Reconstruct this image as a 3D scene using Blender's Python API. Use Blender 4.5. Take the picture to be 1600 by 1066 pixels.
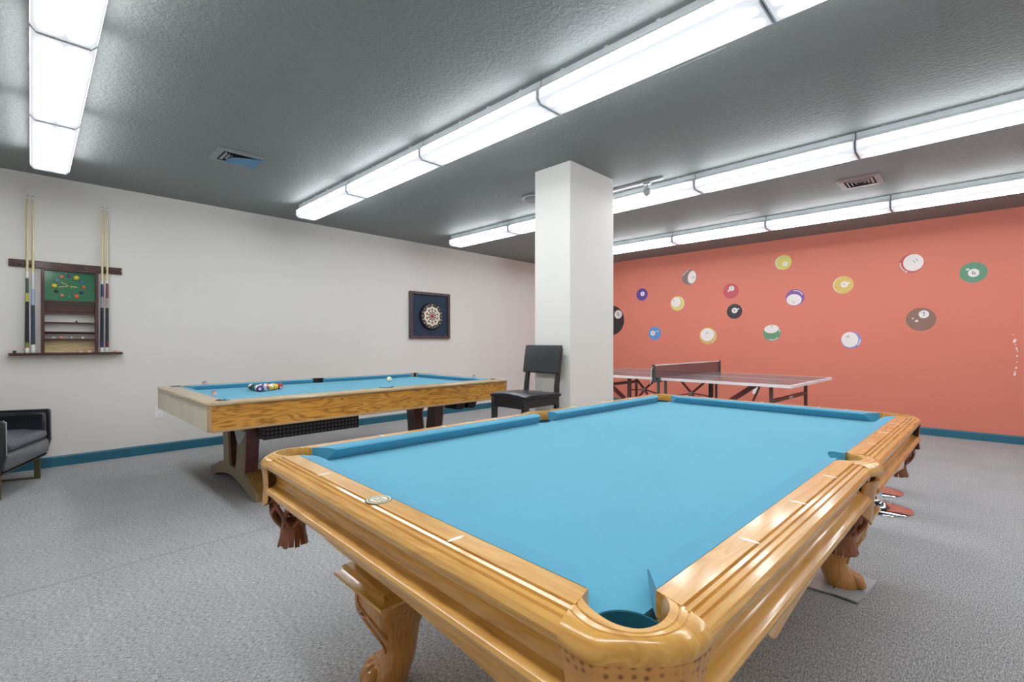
import bpy, bmesh, math, random
from mathutils import Vector, Matrix
random.seed(7)
PI = math.pi
for o in list(bpy.data.objects): bpy.data.objects.remove(o)
scene = bpy.context.scene
COL = scene.collection

# ------------------------------------------------------------------ camera, world, exposure
cam_d = bpy.data.cameras.new('camera'); cam = bpy.data.objects.new('camera', cam_d); COL.objects.link(cam)
cam_d.sensor_width = 36.0; cam_d.lens = 36.0 * 736.05 / 1600.0
cam_d.shift_y = 2.35 / 1600.0; cam_d.clip_start = 0.05
cam.location = (0, 0, 1.2)
cam.rotation_euler = (PI/2, 0, 0.7753 - PI/2)
scene.camera = cam
w = bpy.data.worlds.new('world'); scene.world = w; w.use_nodes = True
w.node_tree.nodes['Background'].inputs[0].default_value = (.8, .85, .9, 1)
w.node_tree.nodes['Background'].inputs[1].default_value = 0.3
scene.view_settings.view_transform = 'Standard'
scene.view_settings.look = 'None'
scene.view_settings.gamma = 1.0
scene.view_settings.use_curve_mapping = False
scene.view_settings.exposure = 0.2
LAMP = 29.0            # radiance of the fluorescent lenses
LAMPCOL = (0.93, 0.96, 1.0)

H = 2.795; V1 = 6.34; U1 = 8.13; U0 = -1.7; V0 = -2.6
LZ = 2.645

# ------------------------------------------------------------------ materials
def lin(c):
    return tuple((x/255/12.92 if x/255 <= .04045 else ((x/255+.055)/1.055)**2.4) for x in c) + (1,)
MATS = {}
class NT:
    def __init__(s, name):
        s.m = bpy.data.materials.new(name); s.m.use_nodes = True
        s.t = s.m.node_tree; s.n = s.t.nodes; s.l = s.t.links
        s.b = s.n['Principled BSDF']
    def node(s, t, **k):
        n = s.n.new(t)
        for a, v in k.items(): setattr(n, a, v)
        return n
    def link(s, a, b): s.l.new(a, b)
    def coord(s, scale=(1,1,1), kind='Object'):
        tc = s.node('ShaderNodeTexCoord'); mp = s.node('ShaderNodeMapping')
        mp.inputs['Scale'].default_value = scale
        s.link(tc.outputs[kind], mp.inputs[0]); return mp.outputs[0]
    def noise(s, vec, scale, detail=3, rough=.5, dist=0):
        n = s.node('ShaderNodeTexNoise'); n.inputs['Scale'].default_value = scale
        n.inputs['Detail'].default_value = detail; n.inputs['Roughness'].default_value = rough
        n.inputs['Distortion'].default_value = dist
        s.link(vec, n.inputs['Vector']); return n.outputs[0]
    def ramp(s, fac, stops):
        r = s.node('ShaderNodeValToRGB'); e = r.color_ramp.elements
        while len(e) < len(stops): e.new(.5)
        for i, (p, c) in enumerate(stops): e[i].position = p; e[i].color = c
        s.link(fac, r.inputs[0]); return r.outputs[0]
    def bump(s, h, strength, dist=.01):
        b = s.node('ShaderNodeBump'); b.inputs['Strength'].default_value = strength
        b.inputs['Distance'].default_value = dist
        s.link(h, b.inputs['Height']); s.link(b.outputs[0], s.b.inputs['Normal'])
def mat(name, col, rough=.5, metal=0, var=.06, vscale=8, bump=0, bscale=200, bdist=.002, coat=0, spec=.5, sheen=0):
    if name in MATS: return MATS[name]
    t = NT(name); c = lin(col); v = t.coord()
    n = t.noise(v, vscale, 4)
    lo = tuple(x*(1-var) for x in c[:3])+(1,); hi = tuple(min(1, x*(1+var)) for x in c[:3])+(1,)
    t.link(t.ramp(n, [(.3, lo), (.7, hi)]), t.b.inputs['Base Color'])
    t.b.inputs['Roughness'].default_value = rough; t.b.inputs['Metallic'].default_value = metal
    t.b.inputs['Specular IOR Level'].default_value = spec
    t.b.inputs['Coat Weight'].default_value = coat; t.b.inputs['Coat Roughness'].default_value = .08
    if bump: t.bump(t.noise(v, bscale, 3), bump, bdist)
    MATS[name] = t.m; return t.m
def wood(name, light, dark, axis=0, scale=1.0, rough=.28, coat=.5, contrast=1.0, stretch=14, rings=9.0, dist=2.2):
    """long grain along the local axis"""
    if name in MATS: return MATS[name]
    t = NT(name); sc = [stretch*scale]*3; sc[axis] = 1.3*scale
    v = t.coord(tuple(sc))
    n1 = t.noise(v, 1.1, 3, .5, .35)
    # contour bands of a stretched noise = cathedral grain
    m = t.node('ShaderNodeMath', operation='MULTIPLY'); m.inputs[1].default_value = rings; t.link(n1, m.inputs[0])
    fr = t.node('ShaderNodeMath', operation='PINGPONG'); fr.inputs[1].default_value = .5; t.link(m.outputs[0], fr.inputs[0])
    sf = [90*scale]*3; sf[axis] = 3*scale
    n2 = t.noise(t.coord(tuple(sf)), 1.5, 4, .6)
    mx = t.node('ShaderNodeMath', operation='MULTIPLY_ADD'); mx.inputs[1].default_value = 1.1*contrast
    t.link(fr.outputs[0], mx.inputs[0])
    m2 = t.node('ShaderNodeMath', operation='MULTIPLY'); m2.inputs[1].default_value = .55; t.link(n2, m2.inputs[0])
    t.link(m2.outputs[0], mx.inputs[2])
    a, b = lin(light), lin(dark)
    mid = tuple((x+y)/2 for x, y in zip(a, b))
    t.link(t.ramp(mx.outputs[0], [(.18, b), (.42, mid), (.75, a)]), t.b.inputs['Base Color'])
    t.b.inputs['Roughness'].default_value = rough
    t.b.inputs['Coat Weight'].default_value = coat; t.b.inputs['Coat Roughness'].default_value = .09
    t.bump(n2, .06, .001)
    MATS[name] = t.m; return t.m
def emis(name, col, s):
    if name in MATS: return MATS[name]
    t = NT(name)
    t.b.inputs['Base Color'].default_value = (.8, .8, .8, 1); t.b.inputs['Roughness'].default_value = .4
    t.b.inputs['Emission Color'].default_value = tuple(col)+(1,); t.b.inputs['Emission Strength'].default_value = s
    MATS[name] = t.m; return t.m

# ------------------------------------------------------------------ mesh helpers
class MB:
    def __init__(s): s.v = []; s.f = []; s.mi = []; s.cur = 0
    def add(s, vs, fs, M=None):
        o = len(s.v)
        for p in vs:
            p = Vector(p)
            if M is not None: p = M @ p
            s.v.append(tuple(p))
        for f in fs: s.f.append(tuple(o+i for i in f)); s.mi.append(s.cur)
        return s
    def box(s, x0, x1, y0, y1, z0, z1, M=None):
        vs = [(x, y, z) for z in (z0, z1) for y in (y0, y1) for x in (x0, x1)]
        return s.add(vs, [(0,2,3,1), (4,5,7,6), (0,1,5,4), (2,6,7,3), (0,4,6,2), (1,3,7,5)], M)
    def loft(s, rings, closed=True, caps=True, M=None):
        n = len(rings[0]); vs = [p for r in rings for p in r]; fs = []
        for i in range(len(rings)-1):
            for j in range(n if closed else n-1):
                k = (j+1) % n
                fs.append((i*n+j, i*n+k, (i+1)*n+k, (i+1)*n+j))
        if caps and closed:
            fs.append(tuple(range(n-1, -1, -1))); fs.append(tuple((len(rings)-1)*n+j for j in range(n)))
        return s.add(vs, fs, M)
    def prism(s, pts, axis, a, b, M=None):
        """pts 2D outline extruded along axis from a to b; pts are the other two coordinates in order"""
        def P(p, h):
            return {0: (h, p[0], p[1]), 1: (p[0], h, p[1]), 2: (p[0], p[1], h)}[axis]
        return s.loft([[P(p, a) for p in pts], [P(p, b) for p in pts]], M=M)
    def lathe(s, prof, n=24, M=None, flute=0, fn=12):
        rings = []
        for r, z in prof:
            rings.append([((r*(1+flute*math.cos(fn*2*PI*j/n)))*math.cos(2*PI*j/n), (r*(1+flute*math.cos(fn*2*PI*j/n)))*math.sin(2*PI*j/n), z) for j in range(n)])
        return s.loft(rings, M=M, caps=False)
    def tube(s, path, r, n=8, M=None, caps=True):
        P = [Vector(p) for p in path]; rings = []
        rr = r if isinstance(r, (list, tuple)) else [r]*len(P)
        up = None
        for i, p in enumerate(P):
            d = (P[min(i+1, len(P)-1)] - P[max(i-1, 0)]).normalized()
            if up is None:
                up = Vector((0,0,1)) if abs(d.z) < .9 else Vector((1,0,0))
            a = (up - d*up.dot(d)).normalized(); b = d.cross(a); up = a
            rings.append([tuple(p + (a*math.cos(2*PI*k/n) + b*math.sin(2*PI*k/n))*rr[i]) for k in range(n)])
        return s.loft(rings, M=M, caps=caps)
    def bar(s, p, q, w, h, M=None):
        p, q = Vector(p), Vector(q); d = (q-p).normalized()
        up = Vector((0,0,1)) if abs(d.z) < .95 else Vector((1,0,0))
        a = d.cross(up).normalized(); b = a.cross(d)
        def R(c): return [tuple(c + a*x*w/2 + b*y*h/2) for x, y in ((-1,-1), (1,-1), (1,1), (-1,1))]
        return s.loft([R(p), R(q)], M=M)
    def ball(s, c, r, n=20, m=12, sc=(1,1,1), M=None):
        c = Vector(c); vs = [tuple(c+Vector((0,0,r*sc[2])))]; fs = []
        for i in range(1, m):
            t = PI*i/m
            for j in range(n):
                a = 2*PI*j/n
                vs.append((c.x+r*sc[0]*math.sin(t)*math.cos(a), c.y+r*sc[1]*math.sin(t)*math.sin(a), c.z+r*sc[2]*math.cos(t)))
        vs.append(tuple(c-Vector((0,0,r*sc[2])))); L = len(vs)-1
        for j in range(n):
            k = (j+1) % n; fs.append((0, 1+j, 1+k))
            for i in range(m-2): fs.append((1+i*n+j, 1+(i+1)*n+j, 1+(i+1)*n+k, 1+i*n+k))
            fs.append((L, 1+(m-2)*n+k, 1+(m-2)*n+j))
        return s.add(vs, fs, M)
    def build(s, name, m, parent=None, smooth=None, bevel=0, sub=0, loc=None, rotz=None):
        me = bpy.data.meshes.new(name); me.from_pydata(s.v, [], s.f)
        bm = bmesh.new(); bm.from_mesh(me); bmesh.ops.recalc_face_normals(bm, faces=bm.faces); bm.to_mesh(me); bm.free()
        ms = m if isinstance(m, (list, tuple)) else [m]
        for q in ms: me.materials.append(q)
        if len(ms) > 1:
            for p, i in zip(me.polygons, s.mi): p.material_index = i
        o = bpy.data.objects.new(name, me); COL.objects.link(o)
        if parent is not None: o.parent = parent
        if loc is not None: o.location = loc
        if rotz is not None: o.rotation_euler = (0, 0, rotz)
        if smooth is not None:
            for p in me.polygons: p.use_smooth = True
            me.set_sharp_from_angle(angle=math.radians(smooth))
        if bevel:
            b = o.modifiers.new('bevel', 'BEVEL'); b.width = bevel; b.segments = 2; b.limit_method = 'ANGLE'; b.angle_limit = math.radians(40)
            if smooth is None:
                for p in me.polygons: p.use_smooth = True
                me.set_sharp_from_angle(angle=math.radians(60))
                b.harden_normals = False
        if sub:
            q = o.modifiers.new('sub', 'SUBSURF'); q.levels = sub; q.render_levels = sub
        return o
def thing(name, label, cat, loc=(0,0,0), rotz=0, group=None):
    o = bpy.data.objects.new(name, None); COL.objects.link(o); o.empty_display_size = .1
    o.location = loc; o.rotation_euler = (0, 0, rotz); o['label'] = label; o['category'] = cat
    if group: o['group'] = group
    return o
def tag(o, label, cat, group=None):
    o['label'] = label; o['category'] = cat
    if group: o['group'] = group
    return o
def struct(o): o['kind'] = 'structure'; return o
def dup(root, loc=None, rotz=None, label=None, group=None):
    r = root.copy(); COL.objects.link(r)
    if loc is not None: r.location = loc
    if rotz is not None: r.rotation_euler = (0, 0, rotz)
    if label: r['label'] = label
    if group: r['group'] = group
    for ch in list(root.children):
        c = ch.copy(); COL.objects.link(c); c.parent = r
        for g in ch.children:
            d = g.copy(); COL.objects.link(d); d.parent = c
    return r
def text_mesh(txt, size, name, m, parent, M, ext=.0004):
    cu = bpy.data.curves.new('t', 'FONT'); cu.body = txt; cu.size = size; cu.extrude = ext
    cu.align_x = 'CENTER'; cu.align_y = 'CENTER'; cu.resolution_u = 3
    to = bpy.data.objects.new('t', cu); COL.objects.link(to)
    me = bpy.data.meshes.new_from_object(to.evaluated_get(bpy.context.evaluated_depsgraph_get()))
    bpy.data.objects.remove(to); bpy.data.curves.remove(cu)
    me.transform(M); me.name = name; me.materials.clear(); me.materials.append(m)
    o = bpy.data.objects.new(name, me); COL.objects.link(o)
    if parent is not None: o.parent = parent
    return o
def rot(axis, a): return Matrix.Rotation(a, 4, axis)
def tr(*p): return Matrix.Translation(Vector(p))

# ------------------------------------------------------------------ room shell
def wall_mat(name, col):
    t = NT(name); v = t.coord(); c = lin(col)
    t.link(t.ramp(t.noise(v, 1.2, 3), [(.3, tuple(x*.975 for x in c[:3])+(1,)), (.7, c)]), t.b.inputs['Base Color'])
    t.b.inputs['Roughness'].default_value = .55; t.b.inputs['Specular IOR Level'].default_value = .3
    t.bump(t.noise(v, 160, 3), .08, .002); return t.m
M_white = wall_mat('warm white painted wall', (228, 225, 219))
M_red = wall_mat('terracotta red painted wall', (220, 128, 108))
def ceiling_mat():
    t = NT('textured grey ceiling paint'); v = t.coord()
    c = lin((137, 140, 138))
    t.link(t.ramp(t.noise(v, .8, 3), [(.3, tuple(x*.95 for x in c[:3])+(1,)), (.7, c)]), t.b.inputs['Base Color'])
    t.b.inputs['Roughness'].default_value = .6; t.b.inputs['Specular IOR Level'].default_value = .25
    n = t.noise(v, 38, 3, .55, .6); r = t.ramp(n, [(.42, (0,0,0,1)), (.60, (1,1,1,1))])
    t.bump(r, .42, .005); return t.m
def carpet_mat():
    t = NT('grey speckled loop carpet'); v = t.coord()
    n1 = t.noise(v, 260, 3, .7); n2 = t.noise(v, 3.0, 3, .5); n3 = t.noise(t.coord((60, 190, 1)), 1.0, 2, .6)
    ad = t.node('ShaderNodeMath', operation='MULTIPLY_ADD'); ad.inputs[1].default_value = .55; t.link(n1, ad.inputs[0])
    m3 = t.node('ShaderNodeMath', operation='MULTIPLY'); m3.inputs[1].default_value = .45; t.link(n3, m3.inputs[0])
    t.link(m3.outputs[0], ad.inputs[2])
    col = t.ramp(ad.outputs[0], [(.38, lin((104, 107, 112))), (.50, lin((170, 170, 169))), (.62, lin((220, 220, 219)))])
    mul = t.node('ShaderNodeMixRGB', blend_type='MULTIPLY'); mul.inputs[0].default_value = .35
    t.link(col, mul.inputs[1]); t.link(t.ramp(n2, [(.35, (.8, .8, .82, 1)), (.65, (1, 1, 1, 1))]), mul.inputs[2])
    # carpet seam: a thin dark joint at y = 3.265 running in x up to the wall table
    sep = t.node('ShaderNodeSeparateXYZ'); tc = t.node('ShaderNodeTexCoord'); t.link(tc.outputs['Object'], sep.inputs[0])
    s1 = t.node('ShaderNodeMath', operation='SUBTRACT'); s1.inputs[1].default_value = 3.268; t.link(sep.outputs[1], s1.inputs[0])
    nz = t.noise(t.coord((1.2, 1.2, 1)), 2.0, 3); q = t.node('ShaderNodeMath', operation='MULTIPLY_ADD')
    q.inputs[1].default_value = .05; t.link(nz, q.inputs[0]); t.link(s1.outputs[0], q.inputs[2])
    s2 = t.node('ShaderNodeMath', operation='SUBTRACT'); s2.inputs[1].default_value = .025; t.link(q.outputs[0], s2.inputs[0])
    ab = t.node('ShaderNodeMath', operation='ABSOLUTE'); t.link(s2.outputs[0], ab.inputs[0])
    seam = t.ramp(ab.outputs[0], [(.0, (.70, .70, .72, 1)), (.010, (1, 1, 1, 1))])
    mul2 = t.node('ShaderNodeMixRGB', blend_type='MULTIPLY'); mul2.inputs[0].default_value = 1
    t.link(mul.outputs[0], mul2.inputs[1]); t.link(seam, mul2.inputs[2])
    t.link(mul2.outputs[0], t.b.inputs['Base Color'])
    t.b.inputs['Roughness'].default_value = .95; t.b.inputs['Specular IOR Level'].default_value = .1
    t.bump(n1, .7, .004); return t.m
M_ceil = ceiling_mat(); M_carpet = carpet_mat()
M_base = mat('teal vinyl baseboard', (38, 104, 126), .45, var=.04)
T = .12
struct(MB().box(U0-T, U1+T, V0-T, V1+T, -.1, 0).build('floor', M_carpet))
struct(MB().box(U0-T, U1+T, V0-T, V1+T, H, H+.1).build('ceiling', M_ceil))
struct(MB().box(U0-T, U1+T, V1, V1+T, 0, H).build('wall_back', M_white))
wr = struct(MB().box(U1, U1+T, V0-T, V1, 0, H).build('wall_right', M_red))
struct(MB().box(U0-T, U0, V0-T, V1, 0, H).build('wall_left', M_white))
struct(MB().box(U0, U1, V0-T, V0, 0, H).build('wall_front', M_white))
def base_prof(t): return [(0, 0), (t, 0), (t, .085), (t*.5, .097), (0, .1)]
struct(MB().prism([(V1-p, z) for p, z in base_prof(.012)], 0, U0, U1-.012).build('baseboard_back', M_base))
struct(MB().prism([(U1-p, z) for p, z in base_prof(.012)], 1, V0, V1).build('baseboard_right', M_base))
# structural pillar
struct(MB().box(3.292, 3.985, 2.515, 2.928, 0, H).build('wall_pillar', M_white, bevel=.006))
# ceiling access patch seams (faint raised plaster strips)
M_seam = M_ceil
struct(MB().box(2.95, 3.36, .075, .105, H-.004, H).build('trim_1', M_seam))
struct(MB().box(7.35, 7.85, -.75, -.05, H-.008, H).build('trim_2', M_seam, bevel=.004))
struct(MB().box(2.62, 2.64, .95, 1.32, H-.003, H).build('trim_3', M_seam))
struct(MB().box(6.14, 6.34, 1.86, 2.25, H-.003, H).build('trim_4', M_seam))

# chipped paint on the red wall
mb = MB(); M_chip = mat('white plaster chip', (238, 228, 224), .8)
for (y, z, r) in [(-.333,1.294,.006), (-.347,1.222,.02), (-.352,1.17,.007), (-.37,1.10,.008), (-.362,1.13,.012), (-.366,1.04,.01), (-.364,.97,.006), (-.358,.90,.011), (-.35,.86,.006), (-.344,.825,.018), (-.352,.84,.008)]:
    pts = []
    for k in range(9):
        a = 2*PI*k/9; q = r*random.uniform(.55, 1.15)
        pts.append((y+q*.8*math.cos(a), z+q*1.4*math.sin(a)))
    mb.prism(pts, 0, U1-.0012, U1+.001)
mb.build('paint_chip', M_chip, wr)['label'] = 'white chips in the red paint'

# ------------------------------------------------------------------ fluorescent fixtures
def lens_mat():
    t = NT('lit frosted acrylic lens'); tc = t.node('ShaderNodeTexCoord'); sep = t.node('ShaderNodeSeparateXYZ'); t.link(tc.outputs['Object'], sep.inputs[0])
    def M(op, a, b=None, clamp=False):
        n = t.node('ShaderNodeMath', operation=op); n.use_clamp = clamp
        for i, q in enumerate((a, b)):
            if q is None: continue
            if isinstance(q, (int, float)): n.inputs[i].default_value = q
            else: t.link(q, n.inputs[i])
        return n.outputs[0]
    ax = M('ABSOLUTE', sep.outputs[0]); d = M('DIVIDE', M('SUBTRACT', ax, .050), .024)
    g = M('EXPONENT', M('MULTIPLY', M('MULTIPLY', d, d), -1.0))
    e = M('DIVIDE', M('SUBTRACT', .600, M('ABSOLUTE', sep.outputs[1])), .10, True)
    g = M('MULTIPLY', g, M('MULTIPLY', e, e))
    side = M('MULTIPLY', M('GREATER_THAN', ax, .1165), 14.0)
    st = M('ADD', M('ADD', M('MULTIPLY', g, LAMP), .50), M('MULTIPLY', side, e))
    t.b.inputs['Base Color'].default_value = (.55, .56, .6, 1); t.b.inputs['Roughness'].default_value = .4
    t.b.inputs['Emission Color'].default_value = LAMPCOL+(1,); t.link(st, t.b.inputs['Emission Strength'])
    return t.m
M_lens = lens_mat()
M_fix = mat('white enamelled fixture metal', (225, 230, 232), .35)
M_cap = mat('translucent white end cap', (222, 225, 230), .3)
def make_light():
    L = 1.2275; w = .118
    t = thing('ceiling_light', 'x', 'ceiling light', (0,0,H))
    hb = MB().prism([(-.085, 0), (.085, 0), (.085, -.035), (.11, -.07), (-.11, -.07), (-.085, -.035)], 1, -L/2, L/2)
    for sy in (-.45, -.15, .15, .45):
        for sx in (-1, 1): hb.box(sx*.09-.006, sx*.09+.006, sy-.01, sy+.01, -.006, .0)
    hb.build('housing', M_fix, t)
    z0 = -.0705; z1 = LZ-H
    prof = [(-w, z0), (w, z0), (w, z1+.026), (w-.022, z1), (-w+.022, z1), (-w, z1+.026)]
    MB().prism(prof, 1, -L/2+.006, L/2-.006).build('diffuser', M_lens, t)
    cp = [(-w-.002, z0), (w+.002, z0), (w+.002, z1+.025), (w-.022, z1-.002), (-w+.022, z1-.002), (-w-.002, z1+.025)]
    for s in (-1, 1):
        a, b = sorted((s*(L/2-.006), s*(L/2+.000)))
        MB().prism(cp, 1, a, b).build('end_cap', M_cap, t)
    return t
rows = [(.112, 'leftmost row of strip lights'), (2.254, 'row left of the pillar'), (4.475, 'row just behind the pillar'), (6.595, 'row nearest the red wall')]
ords = ['first', 'second', 'third', 'fourth', 'fifth', 'added out of view, sixth']
proto = None
for ri, (u, rn) in enumerate(rows):
    for k in range(6):  # last light of each row is out of view, added to even the lighting
        vc = 5.583 - .617 - k*1.2355
        lab = 'white fluorescent ceiling light, %s from the white wall in the %s' % (ords[k], rn)
        if proto is None:
            proto = make_light(); proto.location = (u, vc, H); proto['label'] = lab; proto['group'] = 'fluorescent strip lights on the ceiling'
        else: dup(proto, (u, vc, H), label=lab)

# ------------------------------------------------------------------ ceiling vents, speaker, track spot
M_vent = mat('dull grey vent metal', (138, 140, 142), .5)
M_ventr = mat('dusty pinkish grey vent metal', (150, 132, 132), .5)
M_dark = mat('dark duct interior', (14, 14, 16), .9)
M_blue = mat('blue plastic film', (70, 128, 168), .5)
def vent(x, y, label, m, film):
    t = thing('ceiling_vent', label, 'vent', (x, y, H), 0, 'square ceiling air vents'); h = .172
    fr = MB()
    for k in range(4):
        M = rot('Z', k*PI/2)
        fr.add([(-h, -h, 0), (h, -h, 0), (h, -h, -.008), (-h, -h, -.008), (-h+.05, -h+.05, -.012), (h-.05, -h+.05, -.012), (-h+.05, -h+.05, 0), (h-.05, -h+.05, 0)],
               [(0,1,2,3), (3,2,5,4), (4,5,7,6)], M)
    fr.build('frame', m, t)
    MB().box(-h+.05, h-.05, -h+.05, h-.05, -.0035, -.0005).build('duct_opening', M_dark, t)
    lv = MB()
    for i, r in enumerate((.105, .075, .045)):
        for k in range(4):
            if film and k == 0: continue
            M = rot('Z', k*PI/2)
            lv.add([(-r, -r, -.006), (r, -r, -.006), (r-.016, -r+.016, -.016), (-r+.016, -r+.016, -.016), (-r, -r, -.004), (r, -r, -.004)],
                   [(0,1,2,3), (0,4,5,1)], M)
    lv.build('louvre', m, t)
    if film:
        MB().prism([(-.12, .172), (.135, .172), (.1, .06), (.05, -.02), (-.02, -.055), (-.09, -.06), (-.125, -.05)], 2, -.019, -.0165, M=rot('Z', -PI/2) @ tr(0, 0, 0)).build('plastic_film', M_blue, t)['label'] = 'blue film covering half of the vent'
    return t
vent(1.238, 4.543, 'grey square ceiling vent half covered with blue film, above the wall table', M_vent, True)
vent(5.752, .803, 'square ceiling vent with open louvres between two light rows near red wall', M_ventr, False)
M_spk = mat('off white speaker grille', (150, 152, 152), .55)
t = thing('ceiling_speaker', 'round white ceiling speaker partly hidden behind the white pillar', 'speaker', (3.90, 3.46, H))
MB().lathe([(.0, 0), (.15, 0), (.155, -.004), (.15, -.012), (.125, -.009), (.12, -.006), (0, -.006)], 40).build('bezel', M_spk, t, smooth=30)
MB().lathe([(0, -.0062), (.118, -.0062), (.10, -.009), (.04, -.011), (0, -.0112)], 40).build('grille', mat('speaker grille mesh', (120, 120, 122), .7, bump=.5, bscale=900), t, smooth=40)
t = thing('track_light', 'white track light with one small spotlight beside the pillar top', 'track light', (4.245, 2.5, H))
M_tr = mat('white track metal', (176, 178, 180), .45)
tk = MB().box(-.018, .018, -.37, .60, -.022, 0); tk.box(-.012, .012, -.372, -.365, -.02, -.002); tk.build('track', M_tr, t, bevel=.003)
hd = MB().box(-.016, .016, -.24, -.17, -.04, -.022).tube([(0, -.205, -.04), (0, -.205, -.075)], .006, 10)
hd.build('stem', M_tr, t, smooth=40)
Mh = tr(0, -.205, -.10) @ rot('Z', -.5) @ rot('X', .55)
MB().lathe([(.0, .030), (.018, .030), (.034, .016), (.040, -.006), (.036, -.026), (.016, -.050), (.0, -.052)], 24, M=Mh).build('spotlight_head', M_tr, t, smooth=40)

# ------------------------------------------------------------------ outlets
M_plate = mat('white plastic outlet plate', (236, 236, 232), .35)
M_slot = mat('dark outlet slot', (60, 58, 55), .6)
def outlet(loc, rz, label):
    t = thing('wall_outlet', label, 'outlet', loc, rz)
    MB().box(-.036, .036, -.006, 0, -.062, .062).build('cover_plate', M_plate, t, bevel=.002)
    for z in (-.026, .026):
        r = MB().prism([(-.016, z-.011), (.016, z-.011), (.018, z), (.016, z+.013), (-.016, z+.013), (-.018, z)], 1, -.009, -.004).build('receptacle', M_plate, t)
        MB().box(-.008, -.006, -.0095, -.0085, z-.004, z+.006).box(.006, .008, -.0095, -.0085, z-.004, z+.006).build('slot', M_slot, r)
    return t
outlet((.972, V1, .443), 0, 'white wall outlet low on the white wall left of the wall table')
outlet((U1, 2.505, .435), -PI/2, 'white wall outlet on red wall, seen under the table tennis table')

# ------------------------------------------------------------------ pool ball decals on the red wall
DC = {}
def dmat(c):
    k = 'decal vinyl %d %d %d' % c
    return mat(k, c, .5, var=.03)
CREAM = (236, 228, 224)
def ell(cy, cz, ry, rz, a=0, n=40):
    pts = []
    for k in range(n):
        t = 2*PI*k/n; x = ry*math.cos(t); y = rz*math.sin(t)
        pts.append((cy + x*math.cos(a)-y*math.sin(a), cz + x*math.sin(a)+y*math.cos(a)))
    return pts
def arc_band(r0, r1, a0, a1, n=16):
    return [(r1*math.cos(a0+(a1-a0)*k/n), r1*math.sin(a0+(a1-a0)*k/n)) for k in range(n+1)] + \
           [(r0*math.cos(a1-(a1-a0)*k/n), r0*math.sin(a1-(a1-a0)*k/n)) for k in range(n+1)]
def decal(y, z, r, base, label, face=None, num=None, shine=(), dots=()):
    """drawn as seen from the room: local p to the right of the picture (world -y), q up"""
    t = thing('wall_decal', label, 'wall decal', (U1, y, z), 0, 'pool ball decals on the red wall')
    def sheet(pts, x0, x1, name, m): return MB().prism([(-p, q) for p, q in pts], 0, -x1, -x0).build(name, m, t)
    sheet(ell(0, 0, r, r, 0, 56), 0, .0012, 'ball_disc', dmat(base))
    if face:   # (p, q, rp, rq, rotation) in units of r
        p, q, a, b, ro = face
        sheet(ell(p*r, q*r, a*r, b*r, ro), .0012, .0018, 'stripe_face', dmat(CREAM))
    if num:
        s, p, q, rr, sz, ro, disc = num
        if disc: sheet(ell(p*r, q*r, rr*r, rr*r), .0018, .0024, 'number_disc', dmat(CREAM))
        # text in XY -> world: text x to -y, text y to z
        M = Matrix(((0, 0, -1, -.0027), (-1, 0, 0, -p*r), (0, 1, 0, q*r), (0, 0, 0, 1))) @ rot('Z', ro)
        text_mesh(s, sz*r, 'numeral', dmat((96, 92, 100)), t, M)
    for (r0, r1, a0, a1) in shine:
        sheet(arc_band(r0*r, r1*r, math.radians(a0), math.radians(a1)), .0018, .0024, 'highlight_mark', dmat(CREAM))
    for (p, q, a) in dots:
        sheet(ell(p*r, q*r, a*r, a*.8*r, .3, 16), .0018, .0024, 'highlight_mark', dmat(CREAM))
    return t
decal(5.19, 1.642, .30, (52, 38, 44), 'very large black eight ball decal half hidden by the pillar', num=('8', .55, .38, .28, .4, .3, True))
decal(4.505, 2.114, .117, (98, 64, 148), 'small solid purple ball decal, leftmost of the small decals', num=('4', .1, .1, .36, .5, 0, True))
decal(3.588, 2.352, .132, (140, 112, 108), 'grey brown striped ball decal with large white face, high left of the red wall', face=(.38, -.02, .56, .84, -.12), num=('15', .55, -.1, .2, .45, .5, False), shine=((.82, .9, 95, 165),))
decal(3.803, 1.903, .129, (222, 204, 120), 'pale yellow striped ball decal below the grey brown one', face=(-.22, .2, .66, .68, 0), num=('9', -.55, .42, .2, .4, .2, False), shine=((.9, .96, -70, 60),))
decal(4.243, 1.371, .127, (104, 146, 204), 'solid light blue ball decal low beside the pillar', num=('2', -.3, .02, .36, .5, 0, True), dots=((.15, .25, .09), (.5, .3, .12)))
decal(2.88, 2.054, .125, (196, 80, 88), 'solid red ball decal barely darker than the wall above the black ball', num=('3', .1, .35, .34, .46, .3, True), dots=((-.28, .05, .14),))
decal(3.26, 1.314, .146, (214, 176, 96), 'orange striped ball decal with white face, low on the wall', face=(-.06, .14, .8, .76, .2), num=('13', -.12, .3, .2, .36, .5, False), shine=((.9, .96, -60, 40),))
decal(2.822, 1.714, .122, (52, 50, 56), 'solid black eight ball decal in the middle of the red wall', num=('8', .02, .12, .38, .5, .6, True), dots=((.5, .3, .12),))
decal(2.10, 2.437, .115, (212, 202, 104), 'solid yellow ball decal just under the ceiling with grey white number disc', num=('1', .22, -.22, .3, .42, .8, True), shine=((.86, .93, 120, 240),))
decal(2.262, 1.354, .13, (104, 148, 112), 'green striped ball decal, white on top, right of the orange striped one', face=(-.04, .45, .8, .5, .1), num=('14', 0, .78, .2, .3, .2, False), shine=((.84, .92, -110, -40), (.84, .92, 0, 40)))
decal(1.941, 1.884, .125, (126, 84, 160), 'purple striped ball decal with big white face, right of the black ball', face=(-.1, -.26, .82, .68, -.15), num=('12', -.15, -.55, .2, .36, 2.9, False), shine=((.8, .88, 20, 100),))
decal(1.334, 2.025, .125, (216, 186, 100), 'solid golden yellow ball decal with small white number disc', num=('1', .12, .04, .36, .5, .5, True), dots=((.5, .18, .14),), shine=((.9, .95, 100, 250),))
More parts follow.
